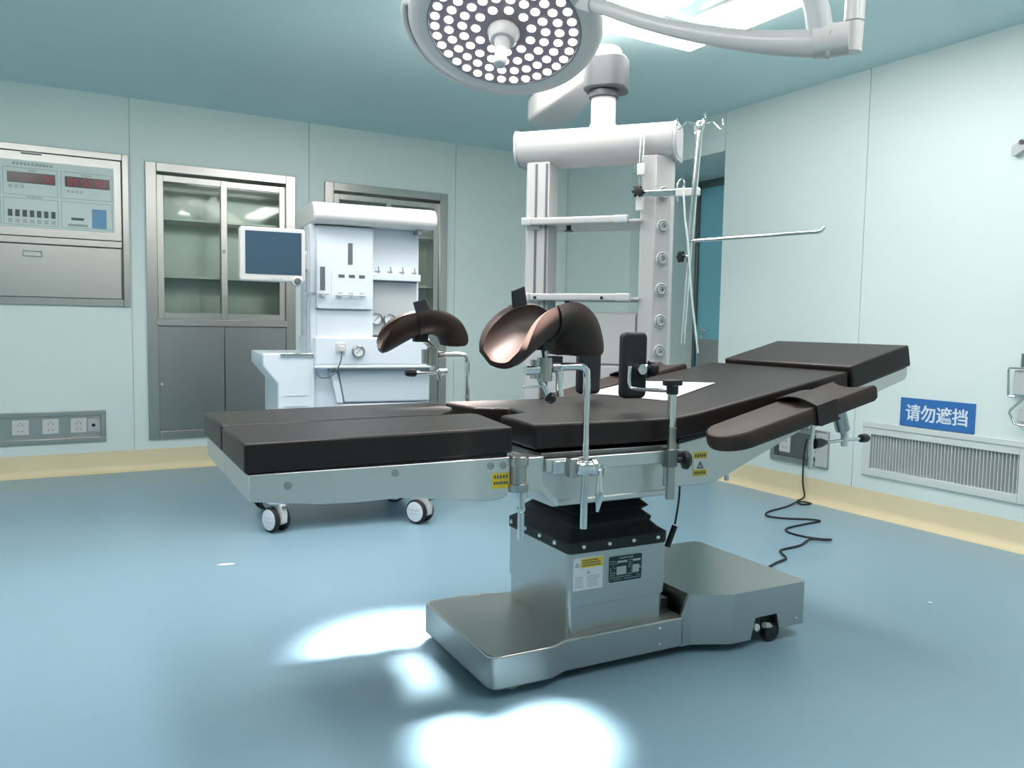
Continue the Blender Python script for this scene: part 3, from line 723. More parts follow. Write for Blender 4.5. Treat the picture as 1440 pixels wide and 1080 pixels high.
# leg sections
def zl(u): return 0.822+0.010*min(0, u)/0.7
legs = ([(-0.70, -0.09), (0.012, -0.09), (0.060, 0.225), (0.045, 0.262), (-0.70, 0.262)], [(-0.70, 0.278), (-0.045, 0.278), (0.060, 0.44), (0.078, 0.64), (-0.70, 0.64)])
plate = [(-0.69, 0.736), (-0.69, 0.672), (-0.52, 0.652), (-0.43, 0.649), (-0.31, 0.650), (-0.245, 0.643), (-0.18, 0.633), (-0.08, 0.621), (-0.025, 0.622), (-0.005, 0.632), (0.003, 0.65), (0.003, 0.738)]
for k, poly in enumerate(legs):
    mb = MB()
    a = [mb.v((u, v, zl(u)-0.002)) for u, v in poly]; b = [mb.v((u, v, zl(u)-0.075)) for u, v in poly]
    mb.f(a); mb.f(b[::-1])
    for i in range(len(poly)): mb.f([a[i], a[(i+1) % len(poly)], b[(i+1) % len(poly)], b[i]])
    part(tb, 'leg_mattress', mb, 'leather', 0.008, 3)
    v0, v1 = (-0.08, 0.255) if k == 0 else (0.285, 0.63)
    part(tb, 'leg_board', MB().box((-0.685, v0, 0.732), (-0.09, 0.2695 if k == 0 else v1, 0.7475)) if k == 0 else MB().box((-0.685, 0.2705, 0.732), (-0.09, v1, 0.7475)), 'rubber', 0.002)
    part(tb, 'leg_board_strip', MB().box((-0.09, v0 if k == 0 else v1-0.05, 0.733), (0.0, v0+0.05 if k == 0 else v1, 0.747)), 'rubber', 0.001)
    vs = -0.095 if k == 0 else 0.625
    lp = part(tb, 'leg_side_plate', MB().prism(plate, 'y', vs, vs+0.02), 'steel_plate', 0.003)
    part(tb, 'leg_end_plate', MB().box((-0.692, v0-0.01, 0.674), (-0.675, v1, 0.736)), 'steel_plate', 0.003)
    inner = (0.235, 0.25) if k == 0 else (0.29, 0.305)
    part(tb, 'leg_inner_plate', MB().box((-0.68, inner[0], 0.69), (-0.10, inner[1], 0.733)), 'steel_plate', 0.002)
    so = vs if k == 0 else vs+0.02
    dirn = -1 if k == 0 else 1
    for u, z in ((-0.60, 0.705), (-0.33, 0.716), (-0.058, 0.717), (-0.02, 0.716)):
        w = MB(); w.lathe([(0.010, 0), (0.010, 0.002), (0.006, 0.003), (0.006, 0.001), (0, 0.001)], (u, so, z), (0, dirn, 0), 16)
        part(lp, 'plate_screw', w, 'steel')
    if k == 0:
        st = part(lp, 'warning_sticker', MB().box((-0.053, vs-0.0008, 0.653), (0.0, vs, 0.696)), 'sticker_yellow', label='small yellow caution sticker')
        mb = MB()
        for i in range(5): mb.box((-0.047+i*0.009, vs-0.0014, 0.680), (-0.042+i*0.009, vs-0.0008, 0.690))
        for i in range(6): mb.box((-0.048+i*0.0075, vs-0.0014, 0.664), (-0.043+i*0.0075, vs-0.0008, 0.672))
        o = part(tb, 'sticker_print', mb, 'ink', smooth=0); o.parent = lp
st = part(tb, 'warning_sticker', MB().box((0.664, -0.0758, 0.632), (0.720, -0.0748, 0.708)), 'sticker_yellow', label='yellow caution sticker with a white triangle field')
part(st, 'sticker_field', MB().box((0.666, -0.0763, 0.652), (0.718, -0.0758, 0.687)), 'paper', smooth=0)
mb = MB(); tri(mb, 0.692, 0.656, 0.014, -0.0763)
for i in range(5): mb.box((0.670+i*0.0095, -0.0763, 0.692), (0.676+i*0.0095, -0.0758, 0.702)); mb.box((0.670+i*0.0095, -0.0763, 0.638), (0.676+i*0.0095, -0.0758, 0.646))
part(st, 'sticker_print', mb, 'ink', smooth=0)
mb = MB(); mb.tube([(0.76, 0.10, 0.64), (0.758, 0.10, 0.52), (0.744, 0.10, 0.43)], 0.0035, smooth=6)
part(tb, 'hanging_cable', mb, 'rubber')
part(tb, 'cable_connector', MB().cyl((0.744, 0.10, 0.425), (0.713, 0.10, 0.355), 0.010), 'rubber')

# ------------------------------------------------------------------ knee crutches clamped to the rails
def cup_meshes(M, scale=1.0):
    path = catmull([(-0.175, 0, -0.055), (-0.10, 0, -0.008), (-0.03, 0, 0.024), (0.05, 0, 0.034), (0.115, 0, 0.004), (0.145, 0, -0.055), (0.14, 0, -0.085)], 6)
    n = len(path); shell = MB(M)
    ang = [R(-112+224*i/18) for i in range(19)]
    outer = []; inner = []
    for i, p in enumerate(path):
        d = (path[min(i+1, n-1)]-path[max(i-1, 0)]).normalized()
        nr = Vector((-d.z, 0, d.x))
        e = min(i, n-1-i)/(n-1)
        k = math.sqrt(max(0.0, 1-(max(0, 0.16-e)/0.16)**2))*0.14+0.86
        wrap = 0.30+0.70*math.sqrt(max(0.0, 1-(max(0, 0.24-e)/0.24)**2))
        w, dep = 0.080*k, 0.066*k
        ro = []; ri = []
        for a in [q*wrap for q in ang]:
            ro.append(p + Vector((0, 1, 0))*w*math.sin(a) - nr*(dep*math.cos(a)))
            ri.append(p + Vector((0, 1, 0))*(w-0.017)*math.sin(a) - nr*((dep-0.017)*math.cos(a)))
        outer.append(ro); inner.append(ri)
    O_ = [[shell.v(q*scale) for q in r] for r in outer]; I_ = [[shell.v(q*scale) for q in r] for r in inner]
    m = len(ang)
    for i in range(n-1):
        for j in range(m-1):
            shell.f([O_[i][j], O_[i+1][j], O_[i+1][j+1], O_[i][j+1]])
            shell.f([I_[i][j], I_[i][j+1], I_[i+1][j+1], I_[i+1][j]])
        shell.f([O_[i][0], I_[i][0], I_[i+1][0], O_[i+1][0]])
        shell.f([O_[i][m-1], O_[i+1][m-1], I_[i+1][m-1], I_[i][m-1]])
    for j in range(m-1):
        shell.f([O_[0][j], O_[0][j+1], I_[0][j+1], I_[0][j]])
        shell.f([O_[n-1][j], I_[n-1][j], I_[n-1][j+1], O_[n-1][j+1]])
    # strap: a band hugging the outside, with its loose end standing up
    st = MB(M); i0 = int(n*0.40); rows = []
    for i in (i0-2, i0, i0+2):
        p = path[i]; d = (path[i+1]-path[i-1]).normalized(); nr = Vector((-d.z, 0, d.x))
        rows.append(([st.v((p+Vector((0, 1, 0))*0.0845*math.sin(a)-nr*(0.0705*math.cos(a)))*scale) for a in ang], [st.v((p+Vector((0, 1, 0))*0.0805*math.sin(a)-nr*(0.0665*math.cos(a)))*scale) for a in ang]))
    for (a0, b0), (a1, b1) in zip(rows, rows[1:]):
        for j in range(m-1):
            st.f([a0[j], a1[j], a1[j+1], a0[j+1]]); st.f([b0[j], b0[j+1], b1[j+1], b1[j]])
    for a0, b0 in (rows[0], rows[-1]):
        for j in range(m-1): st.f([a0[j], a0[j+1], b0[j+1], b0[j]])
    for j in (0, m-1):
        for (a0, b0), (a1, b1) in zip(rows, rows[1:]): st.f([a0[j], b0[j], b1[j], a1[j]])
    return shell, st, path[i0]
def knee_crutch(label, side, base_v, yaw_, cup_at, strap_face, cup_yaw_extra=0):
    s = side   # -1 near rail, +1 far rail
    t = thing('knee_crutch', label, 'leg support', TABLE, (0.22, base_v, 0.69), 'knee crutches on the table rails')
    pv_ = base_v
    ps = MB(); ps.tube([(0.22, pv_, 0.525 if s < 0 else 0.60), (0.22, pv_, 0.955), (0.218, pv_, 0.975), (0.205, pv_, 0.985), (0.185, pv_, 0.987), (0.09, pv_, 0.985)], 0.0105, 12)
    part(t, 'post', ps, 'chrome')
    cl = MB(); vo = pv_ - 0.0
    cl.lathe([(0.019, -0.028), (0.022, -0.022), (0.022, 0.02), (0.026, 0.022), (0.026, 0.034), (0.018, 0.042)], (0.215, pv_, 0.700), (1, 0.0, -0.04))
    cl.cyl((0.20, pv_, 0.70), (0.20, pv_-s*0.05, 0.70), 0.018)
    part(t, 'rail_clamp', cl, 'chrome')
    part(t, 'clamp_block', MB().cbox((0.185, pv_-s*0.008, 0.702), (0.034, 0.030, 0.056)), 'steel_flat', 0.004)
    lv = MB(); lv.cyl((0.255, pv_, 0.698), (0.275, pv_, 0.695), 0.010); lv.torus((0.274, pv_+s*0.004, 0.688), (0, 1, 0), 0.013, 0.005)
    lv.tube([(0.264, pv_+s*0.01, 0.690), (0.262, pv_+s*0.012, 0.66), (0.264, pv_+s*0.012, 0.62), (0.258, pv_+s*0.012, 0.572)], [0.006, 0.008, 0.013, 0.004], 12)
    part(t, 'locking_lever', lv, 'chrome')
    cx, cz = 0.082, 0.985
    jb = MB(); jb.cyl((cx, pv_, 0.948), (cx, pv_, 1.012), 0.021); jb.cyl((cx-0.026, pv_+0.004, 0.955), (cx-0.026, pv_+0.004, 1.006), 0.014); jb.cyl((cx+0.02, pv_, 0.985), (cx+0.045, pv_, 0.985), 0.014)
    part(t, 'joint_block', jb, 'steel')
    jl = MB()
    if s > 0:
        jl.cyl((cx, pv_, 0.948), (cx, pv_, 0.915), 0.009); jl.cyl((cx+0.045, pv_-0.01, 0.925), (cx-0.07, pv_-0.01, 0.922), 0.007); jl.cyl((cx+0.02, pv_-0.01, 0.924), (cx+0.05, pv_-0.01, 0.926), 0.012); jl.cyl((cx+0.02, pv_-0.015, 0.92), (cx+0.026, pv_-0.015, 0.892), 0.007)
    else:
        jl.cyl((cx-0.06, pv_, 0.978), (cx-0.02, pv_, 0.978), 0.013); jl.cyl((cx-0.075, pv_-0.01, 0.934), (cx+0.0, pv_-0.01, 0.934), 0.003); jl.cyl((cx-0.01, pv_, 0.948), (cx+0.012, pv_-0.005, 0.905), 0.009)
        jl.cyl((cx+0.045, pv_, 0.98), (cx+0.050, pv_, 0.905), 0.011)
    part(t, 'joint_screws', jl, 'chrome')
    kn = MB()
    if s > 0: kn.lathe([(0.012, 0), (0.014, 0.008), (0.013, 0.03), (0.010, 0.038), (0, 0.039)], (cx-0.068, pv_-0.01, 0.922), (-1, 0, 0.03))
    else:
        kn.sphere((cx+0.016, pv_-0.008, 0.902), 0.016); kn.cbox((cx+0.04, pv_+0.02, 1.0), (0.035, 0.04, 0.03))
    part(t, 'tightening_knob', kn, 'black_plastic')
    sm = MB(); sm.cyl((cx, pv_, 1.01), (cup_at[0], cup_at[1], cup_at[2]-0.035), 0.010); part(t, 'cup_stem', sm, 'chrome')
    M = T(cup_at) @ Rz(yaw_) @ Matrix.Scale(1.10 if s < 0 else 0.94, 4)
    shell, strap, sp = cup_meshes(M)
    part(t, 'cup', shell, 'leather_brown', smooth=60)
    part(t, 'strap', strap, 'leather', smooth=60)
    w = MB(M @ T((sp.x-0.005, strap_face*0.066, sp.z+0.025)) @ Ry(-18) @ Rx(8*strap_face))
    w.prism([(-0.029, -0.03), (0.029, -0.03), (0.022, 0.040), (-0.026, 0.040)], 'y', -0.003, 0.003)
    part(t, 'strap_end', w, 'pad_black', 0.001)
    pm = MB(M); pm.cbox((0.0, 0, -0.045), (0.05, 0.05, 0.03)); part(t, 'cup_mount', pm, 'rubber', 0.004)
    return t
knee_crutch('brown padded knee crutch with strap on the near rail of the operating table', -1, -0.135, 22, (0.082, -0.115, 1.098), 1)
knee_crutch('dark padded knee crutch with strap on the far rail, before the anaesthesia machine', 1, 0.672, -6, (0.022, 0.64, 1.090), -1)

# ------------------------------------------------------------------ side supports with upright pads
def side_support(label, s, pu_, pv_pad, post_v, z0):
    t = thing('side_support', label, 'body support', TABLE, (0.53, post_v, 0.69), 'upright body supports')
    part(t, 'pad', MB().prism(rrect(pu_-0.048, z0, pu_+0.048, z0+0.215, 0.02), 'y', pv_pad-0.016, pv_pad+0.016), 'pad_black', 0.010, 3)
    ps = MB(); ps.prism(rrect(0.518, post_v-0.008, 0.544, post_v+0.008, 0.004), 'z', 0.582, 0.80); part(t, 'post', ps, 'steel', 0.001)
    ps = MB(); ps.prism(rrect(0.516, post_v-0.010, 0.541, post_v+0.010, 0.005), 'z', 0.80, 0.915); part(t, 'post_sleeve', ps, 'chrome', 0.001)
    hd = MB(); hd.cyl((0.528, post_v, 0.90), (0.528, post_v, 0.928), 0.018); hd.prism(rrect(0.498, post_v-0.014, 0.558, post_v+0.014, 0.006), 'z', 0.926, 0.944)
    part(t, 'post_knob', hd, 'black_plastic', 0.003)
    ar = MB(); jv = pv_pad+0.04*s
    ar.tube([(0.528, post_v, 0.912), (0.52, post_v-s*0.05, 0.908), (0.512, jv+0.02*s, 0.905), (0.505, jv, 0.915), (0.505, jv, 0.975)], 0.006, smooth=5)
    part(t, 'arm', ar, 'chrome')
    jt = MB(); jt.cyl((pu_, pv_pad+s*0.012, 0.965), (pu_, jv+s*0.015, 0.965), 0.017); jt.cyl((pu_-0.01, jv, 0.965), (pu_+0.03, jv, 0.968), 0.013)
    part(t, 'swivel_joint', jt, 'chrome')
    kb = MB(); kb.lathe([(0.012, 0), (0.026, 0.006), (0.028, 0.02), (0.022, 0.032), (0, 0.034)], (pu_+0.028, jv, 0.966), (1, 0.35*s, 0.05)); part(t, 'swivel_knob', kb, 'black_plastic')
    cb = MB(); cb.cbox((0.53, post_v-s*0.004, 0.708), (0.036, 0.034, 0.056)); part(t, 'rail_clamp', cb, 'dark_steel', 0.004)
    kk = MB(); kk.lathe([(0.008, 0), (0.010, 0.02), (0.027, 0.024), (0.029, 0.036), (0.020, 0.046), (0, 0.048)], (0.548, post_v, 0.70), (1, 0.35*s, 0)); part(t, 'clamp_knob', kk, 'black_plastic')
side_support('black body support pad on a post with T-shaped knob, near side', -1, 0.545, 0.095, -0.13, 0.868)
side_support('black body support pad hanging behind the near knee crutch, far side', 1, 0.60, 0.44, 0.66, 0.852)

# ------------------------------------------------------------------ arm boards
def arm_board(label, s, origin, slope, yawd, hardware=True):
    t = thing('arm_board', label, 'arm board', TABLE, origin, 'padded arm boards')
    M = T(origin) @ Rz(yawd) @ Ry(-slope)
    Lg, W = 0.64, 0.082
    out = []
    for i in range(13):
        a = R(90+180*i/12); out.append((0.075+0.075*math.cos(a), W*math.sin(a)))
    out += [(0.25, -W*1.03), (Lg, -W*1.05)]
    for i in range(1, 8):
        q = -W*1.05+2*W*1.05*i/8; out.append((Lg-0.028*(1-(q/(W*1.05))**2), q))
    out += [(Lg, W*1.05), (0.25, W*1.03)]
    pd = MB(M)
    st = [(-0.032, 0.90), (-0.020, 0.99), (-0.006, 1.0), (0.012, 1.0), (0.022, 0.92)]
    rings = []
    for h, k in st: rings.append([pd.v((Lg/2+(x-Lg/2)*(1-(1-k)*0.2), y*k, h-(0.006*(1-(y/W)**2) if h > 0.02 else 0))) for x, y in out])
    for a, b in zip(rings, rings[1:]):
        for j in range(len(a)): pd.f([a[j], a[(j+1) % len(a)], b[(j+1) % len(a)], b[j]])
    pd.f(rings[0][::-1]); pd.f(rings[-1])
    part(t, 'pad', pd, 'leather_brown', 0.004, 2, smooth=50)
    sp = MB(M); n = 14; ro = []
    for x in (0.345, 0.435):
        rr = []
        for i in range(n+1):
            y = -W*1.12+2*W*1.12*i/n; rr.append((x+0.02*(i/n), y, 0.028+0.018*math.sin(math.pi*i/n)))
        ro.append(rr)
    A = [sp.v(q) for q in ro[0]]; B = [sp.v(q) for q in ro[1]]
    A2 = [sp.v((q[0], q[1], q[2]-0.004)) for q in ro[0]]; B2 = [sp.v((q[0], q[1], q[2]-0.004)) for q in ro[1]]
    for i in range(n): sp.f([A[i], B[i], B[i+1], A[i+1]]); sp.f([A2[i], A2[i+1], B2[i+1], B2[i]]); sp.f([A[i], A[i+1], A2[i+1], A2[i]]); sp.f([B[i], B2[i], B2[i+1], B[i+1]])
    for i in (0, n): sp.f([A[i], A2[i], B2[i], B[i]])
    for y in (-W*1.12, W*1.12-0.004):
        sp.box((0.345 + (0.02 if y > 0 else 0), y, -0.036), (0.435+(0.02 if y > 0 else 0), y+0.004, 0.027))
    sp.box((0.355, -W*1.12, -0.040), (0.445, W*1.12, -0.036))
    part(t, 'strap', sp, 'leather', smooth=60)
    bd = MB(M); bd.box((0.10, -0.045, -0.044), (0.60, 0.045, -0.032)); part(t, 'support_board', bd, 'steel_flat', 0.003)
    if hardware:
        cl = MB(M); cl.cyl((0.56, 0.012, -0.034), (0.575, 0.012, -0.125), 0.024); cl.cyl((0.575, 0.012, -0.125), (0.578, 0.012, -0.16), 0.010); part(t, 'swivel_post', cl, 'steel')
        br = MB(M); br.box((0.42, 0.03, -0.09), (0.60, 0.075, -0.036)); part(t, 'mounting_bracket', br, 'steel_flat', 0.004)
        rd = MB(); 
        c = M @ Vector((0.578, 0.012, -0.16))
        rd.cyl(c+Vector((-0.13, 0, -0.006)), c+Vector((0.085, 0, 0.0)), 0.0055); rd.cyl(c+Vector((0, 0, -0.022)), c+Vector((0, 0, 0.03)), 0.012); part(t, 'lock_rod', rd, 'chrome')
        kb = MB(); kb.lathe([(0.008, 0), (0.014, 0.006), (0.015, 0.03), (0.011, 0.04), (0, 0.041)], c+Vector((0.075, 0, 0)), (1, 0, 0)); part(t, 'rod_knob', kb, 'black_plastic'); kb = MB(); kb.lathe([(0.018, 0), (0.016, 0.03), (0.007, 0.06), (0, 0.062)], c+Vector((-0.145, 0, -0.006)), (1, 0, 0.03))
        part(t, 'rod_knob', kb, 'black_plastic')
        vp = MB(); vp.cyl(c+Vector((-0.15, 0.0, 0.10)), c+Vector((-0.155, 0, -0.09)), 0.007); part(t, 'drop_post', vp, 'chrome')
arm_board('brown padded arm board with dark strap along the near side of the back section', -1, (0.622, -0.215, 0.765), 12.6, 2.0)
arm_board('dark arm board beyond the far side of the back section', 1, (0.60, 0.72, 0.79), 12.6, 0.0, False)

# ------------------------------------------------------------------ papers on the mattress
def sheet(name, label, poly, lift):
    mb = MB(); N = 10
    (a, b, c, d) = [Vector((p[0], p[1], 0)) for p in poly]
    g = []
    for i in range(N+1):
        row = []
        for j in range(N+1):
            s_, t_ = i/N, j/N
            p = a.lerp(b, s_).lerp(d.lerp(c, s_), t_)
            row.append((p.x, p.y, top(p.x)+lift))
        g.append(row)
    Tp = [[mb.v(q) for q in r] for r in g]; Bt = [[mb.v((q[0], q[1], q[2]-0.001)) for q in r] for r in g]
    for i in range(N):
        for j in range(N):
            mb.f([Tp[i][j], Tp[i+1][j], Tp[i+1][j+1], Tp[i][j+1]]); mb.f([Bt[i][j], Bt[i][j+1], Bt[i+1][j+1], Bt[i+1][j]])
    for i in range(N):
        mb.f([Tp[i][0], Bt[i][0], Bt[i+1][0], Tp[i+1][0]]); mb.f([Tp[i][N], Tp[i+1][N], Bt[i+1][N], Bt[i][N]])
        mb.f([Tp[0][i], Tp[0][i+1], Bt[0][i+1], Bt[0][i]]); mb.f([Tp[N][i], Bt[N][i], Bt[N][i+1], Tp[N][i+1]])
    return single(name, mb, 'paper', label, 'paper', TABLE, (poly[0][0], poly[0][1], top(poly[0][0])), smooth=30)
sheet('paper_sheet', 'white paper sheet lying on the mattress beyond the upright black pad', [(0.70, 0.545), (0.737, 0.160), (1.017, 0.230), (0.93, 0.575)], 0.003)
sheet('paper_sheet', 'second white paper sheet, tucked under the other at the far mattress edge', [(0.69, 0.59), (0.72, 0.40), (0.90, 0.42), (0.88, 0.60)], 0.0015)

# ================================================================== ANAESTHESIA MACHINE
m = thing('anaesthesia_machine', 'white anaesthesia machine on casters with a swivel monitor, in front of the cabinets', 'anaesthesia machine', MACH, (0.43, 0.3, 0))
part(m, 'side_unit', MB().prism([(-0.03, 0.933), (0.23, 0.933), (0.23, 0.20), (0.043, 0.20), (0.043, 0.78), (-0.03, 0.87)], 'y', 0.0, 0.52), 'machine_white', 0.008, 3)
part(m, 'side_rail', MB().box((0.055, -0.008, 0.915), (0.225, 0.0, 0.935)), 'chrome', 0.003)
for z in (0.66, 0.715): part(m, 'side_louvre', MB().box((0.075, -0.003, z), (0.19, 0.0, z+0.004)), 'machine_shade')
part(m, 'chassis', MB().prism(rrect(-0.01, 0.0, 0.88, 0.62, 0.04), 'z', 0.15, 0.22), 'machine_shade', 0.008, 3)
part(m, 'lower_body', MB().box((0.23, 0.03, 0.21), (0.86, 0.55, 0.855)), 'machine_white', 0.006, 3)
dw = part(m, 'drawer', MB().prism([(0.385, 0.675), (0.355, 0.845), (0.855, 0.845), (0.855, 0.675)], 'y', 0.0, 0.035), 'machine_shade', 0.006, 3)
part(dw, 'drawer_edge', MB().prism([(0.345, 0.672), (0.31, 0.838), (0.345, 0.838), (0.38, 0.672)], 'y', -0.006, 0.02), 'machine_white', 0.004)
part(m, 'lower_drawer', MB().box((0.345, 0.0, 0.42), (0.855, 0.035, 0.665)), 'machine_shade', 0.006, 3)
part(m, 'worktop', MB().box((0.225, -0.03, 0.855), (0.87, 0.54, 0.872)), 'machine_white', 0.006, 3)
part(m, 'worktop_seam', MB().box((0.30, -0.031, 0.846), (0.865, 0.02, 0.8545)), 'ink', smooth=0)
low = part(m, 'pipeline_panel', MB().box((0.228, -0.02, 0.872), (0.85, 0.50, 1.02)), 'machine_white', 0.010, 3)
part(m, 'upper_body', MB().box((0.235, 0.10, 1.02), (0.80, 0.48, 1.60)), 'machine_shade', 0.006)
fp = part(m, 'flowmeter_panel', MB().prism(rrect(0.24, 1.165, 0.538, 1.595, 0.012), 'y', 0.0, 0.10), 'machine_white', 0.006, 3)
part(m, 'bellows_panel', MB().box((0.24, 0.02, 1.015), (0.542, 0.11, 1.162)), 'machine_white', 0.005)
part(m, 'side_column', MB().prism(rrect(0.205, 0.02, 0.245, 0.20, 0.012), 'z', 0.93, 1.60), 'machine_white', 0.003)
part(m, 'upper_right_panel', MB().box((0.54, 0.06, 1.36), (0.802, 0.10, 1.60)), 'machine_white', 0.004)
part(m, 'vaporiser_rail', MB().box((0.54, 0.02, 1.325), (0.806, 0.10, 1.362)), 'machine_white', 0.004)
part(m, 'recess_panel', MB().box((0.545, 0.07, 1.03), (0.80, 0.10, 1.32)), 'light_grey', 0.004)
part(m, 'back_side_strip', MB().box((0.80, 0.08, 1.03), (0.812, 0.46, 1.60)), 'machine_white', 0.003)
hp = MB(); pr = [(-0.05, 1.60), (-0.075, 1.625), (-0.075, 1.67), (-0.05, 1.70), (0.0, 1.712), (0.45, 1.712), (0.48, 1.69), (0.48, 1.60)]
hp.prism(pr, 'x', 0.212, 0.868); part(m, 'hood', hp, 'white_enamel', 0.012, 3)
part(m, 'hood_bracket', MB().box((0.775, -0.02, 1.575), (0.80, 0.05, 1.60)), 'light_grey', 0.002)
part(m, 'bracket_tip', MB().box((0.755, -0.025, 1.572), (0.772, 0.0, 1.592)), 'ink', 0.002)
for a, b, c, d in ((0.402, 0.426, 1.40, 1.51), (0.258, 0.283, 1.262, 1.382)):
    f1 = part(fp, 'flow_tube_window', MB().box((a, -0.004, c), (b, 0.0, d)), 'grey_plastic', 0.002)
for i in range(3): part(fp, 'readout', MB().box((0.352+i*0.054, -0.004, 1.330), (0.384+i*0.054, 0.0, 1.346)), 'ink', 0.001)
part(fp, 'panel_surround', MB().prism(rrect(0.315, 1.17, 0.53, 1.37, 0.01), 'y', -0.002, 0.0), 'machine_white', 0.001)
kn = finish(MB().lathe([(0.012, 0), (0.014, 0.012), (0.010, 0.026), (0, 0.028)], (0, 0, 0), (0, -1, 0), 16), 'flow_knob', 'light_grey')
copies(fp, 'flow_knob', kn, [T((0.362+i*0.055, -0.002, 1.245)) for i in range(3)] + [T((0.27, 0.0, 1.238))])
bar = MB(); bar.tube([(0.33, -0.03, 1.238), (0.49, -0.03, 1.238)], 0.005); bar.cyl((0.345, -0.03, 1.238), (0.345, 0, 1.238), 0.004); bar.cyl((0.475, -0.03, 1.238), (0.475, 0, 1.238), 0.004)
part(fp, 'knob_guard', bar, 'chrome')
hk = finish(MB().tube([(0, 0.02, 0), (0, -0.01, 0.0), (0, -0.018, 0.02), (0, -0.012, 0.035)], 0.004, 8).box((-0.014, -0.004, 0.004), (0.014, 0.012, 0.012)), 'mount_hook', 'chrome')
copies(m, 'mount_hook', hk, [T((0.568+i*0.067, 0.03, 1.362)) for i in range(4)])
def gauge(parent, x, y, z, r):
    g = part(parent, 'pressure_gauge', MB().lathe([(r, 0), (r, 0.022), (r*0.86, 0.026), (r*0.84, 0.016), (0, 0.016)], (x, y, z), (0, -1, 0)), 'dark_steel')
    dl = MB(); dl.cyl((x, y-0.016, z), (x, y-0.0175, z), r*0.83); o = part(m, 'dial', dl, 'paper'); o.parent = g if g.parent is m else parent
    nd = MB(); nd.tube([(x-r*0.35, y-0.0185, z-r*0.35), (x+r*0.4, y-0.0185, z+r*0.45)], 0.0016, 6); o = part(m, 'needle', nd, 'ink'); o.parent = g if g.parent is m else parent
gauge(m, 0.569, 0.07, 1.118, 0.033); gauge(m, 0.642, 0.07, 1.115, 0.033); gauge(m, 0.451, -0.02, 0.945, 0.032)
sk = MB(); sk.box((0.335, -0.026, 0.935), (0.388, -0.02, 0.99)); sk.box((0.348, -0.05, 0.945), (0.376, -0.026, 0.975)); part(m, 'socket', sk, 'white_enamel', 0.003)
cb = MB(); cb.tube([(0.362, -0.045, 0.945), (0.355, -0.05, 0.90), (0.335, -0.05, 0.85), (0.30, -0.045, 0.815), (0.255, -0.04, 0.81), (0.235, -0.03, 0.84), (0.236, -0.02, 0.86)], 0.0035, 8, smooth=6); part(m, 'socket_cable', cb, 'ink')
pj = MB(); pj.tube([(0.235, 0.02, 1.245), (0.16, -0.03, 1.245)], 0.005); pj.tube([(0.24, -0.02, 1.245), (0.30, -0.02, 1.243)], 0.006); part(m, 'hose_hook', pj, 'chrome')
# monitor on its arm
mo = part(m, 'monitor', MB().prism(rrect(-0.150, 1.290, 0.160, 1.552, 0.014), 'y', -0.13, -0.075), 'white_enamel', 0.008, 3)
part(mo, 'screen', MB().box((-0.124, -0.1315, 1.325), (0.142, -0.1295, 1.532)), 'screen', smooth=0, label='dark blue monitor screen')
part(mo, 'knob_housing', MB().lathe([(0.026, 0), (0.026, 0.05), (0.02, 0.055)], (0.122, -0.078, 1.296), (0, -1, 0)), 'white_enamel')
part(mo, 'control_knob', MB().lathe([(0.017, 0), (0.016, 0.014), (0.012, 0.018), (0, 0.018)], (0.122, -0.133, 1.296), (0, -1, 0)), 'grey_plastic')
for i in range(2): part(mo, 'monitor_button', MB().box((0.0+i*0.032, -0.132, 1.303), (0.02+i*0.032, -0.1295, 1.308)), 'light_grey')
am = MB(); am.tube([(0.03, -0.075, 1.42), (0.05, 0.02, 1.42), (0.18, 0.03, 1.42), (0.21, 0.06, 1.42)], 0.018); am.cyl((0.19, 0.03, 1.35), (0.19, 0.03, 1.46), 0.017); part(m, 'monitor_arm', am, 'machine_white')
pl = MB(); pl.cyl((0.197, 0.01, 0.93), (0.197, 0.01, 1.58), 0.004); pl.box((0.172, -0.005, 1.365), (0.196, 0.02, 1.44)); part(m, 'side_track', pl, 'light_grey')
def caster(x, y, rot):
    M = T((x, y, 0)) @ Rz(rot)
    f = MB(M); f.prism([(-0.045, 0.152), (0.062, 0.152), (0.076, 0.10), (0.074, 0.055), (0.05, 0.042), (0.0, 0.055), (-0.035, 0.09)], 'y', -0.017, 0.017); f.cyl((0, 0, 0.12), (0, 0, 0.165), 0.02)
    c = part(m, 'caster', f, 'white_enamel', 0.004)
    for s in (-1, 1):
        w = MB(M); w.lathe([(0.02, 0.018), (0.058, 0.018), (0.066, 0.023), (0.066, 0.040), (0.060, 0.046), (0.05, 0.046)], (0, 0, 0.067), (0, s, 0)); part(c, 'tyre', w, 'rubber')
        w = MB(M); w.lathe([(0.056, 0.044), (0.054, 0.049), (0.03, 0.052), (0, 0.052)], (0, 0, 0.067), (0, s, 0)); part(c, 'wheel_cover', w, 'machine_white')
        w = MB(M)
        for z in (0.056, 0.076): w.box((-0.03, 0.0505 if s > 0 else -0.0535, z), (0.03, 0.0535 if s > 0 else -0.0505, z+0.003))
        part(c, 'cover_rib', w, 'light_grey')
    bp = MB(M); bp.prism([(0.03, 0.125), (0.085, 0.135), (0.088, 0.145), (0.03, 0.14)], 'y', -0.014, 0.014); part(c, 'brake_pedal', bp, 'grey_plastic', 0.003)
for x, y, r_ in ((0.04, 0.055, -62), (0.80, -0.02, -55), (0.06, 0.56, 20), (0.82, 0.56, -20)): caster(x, y, r_)

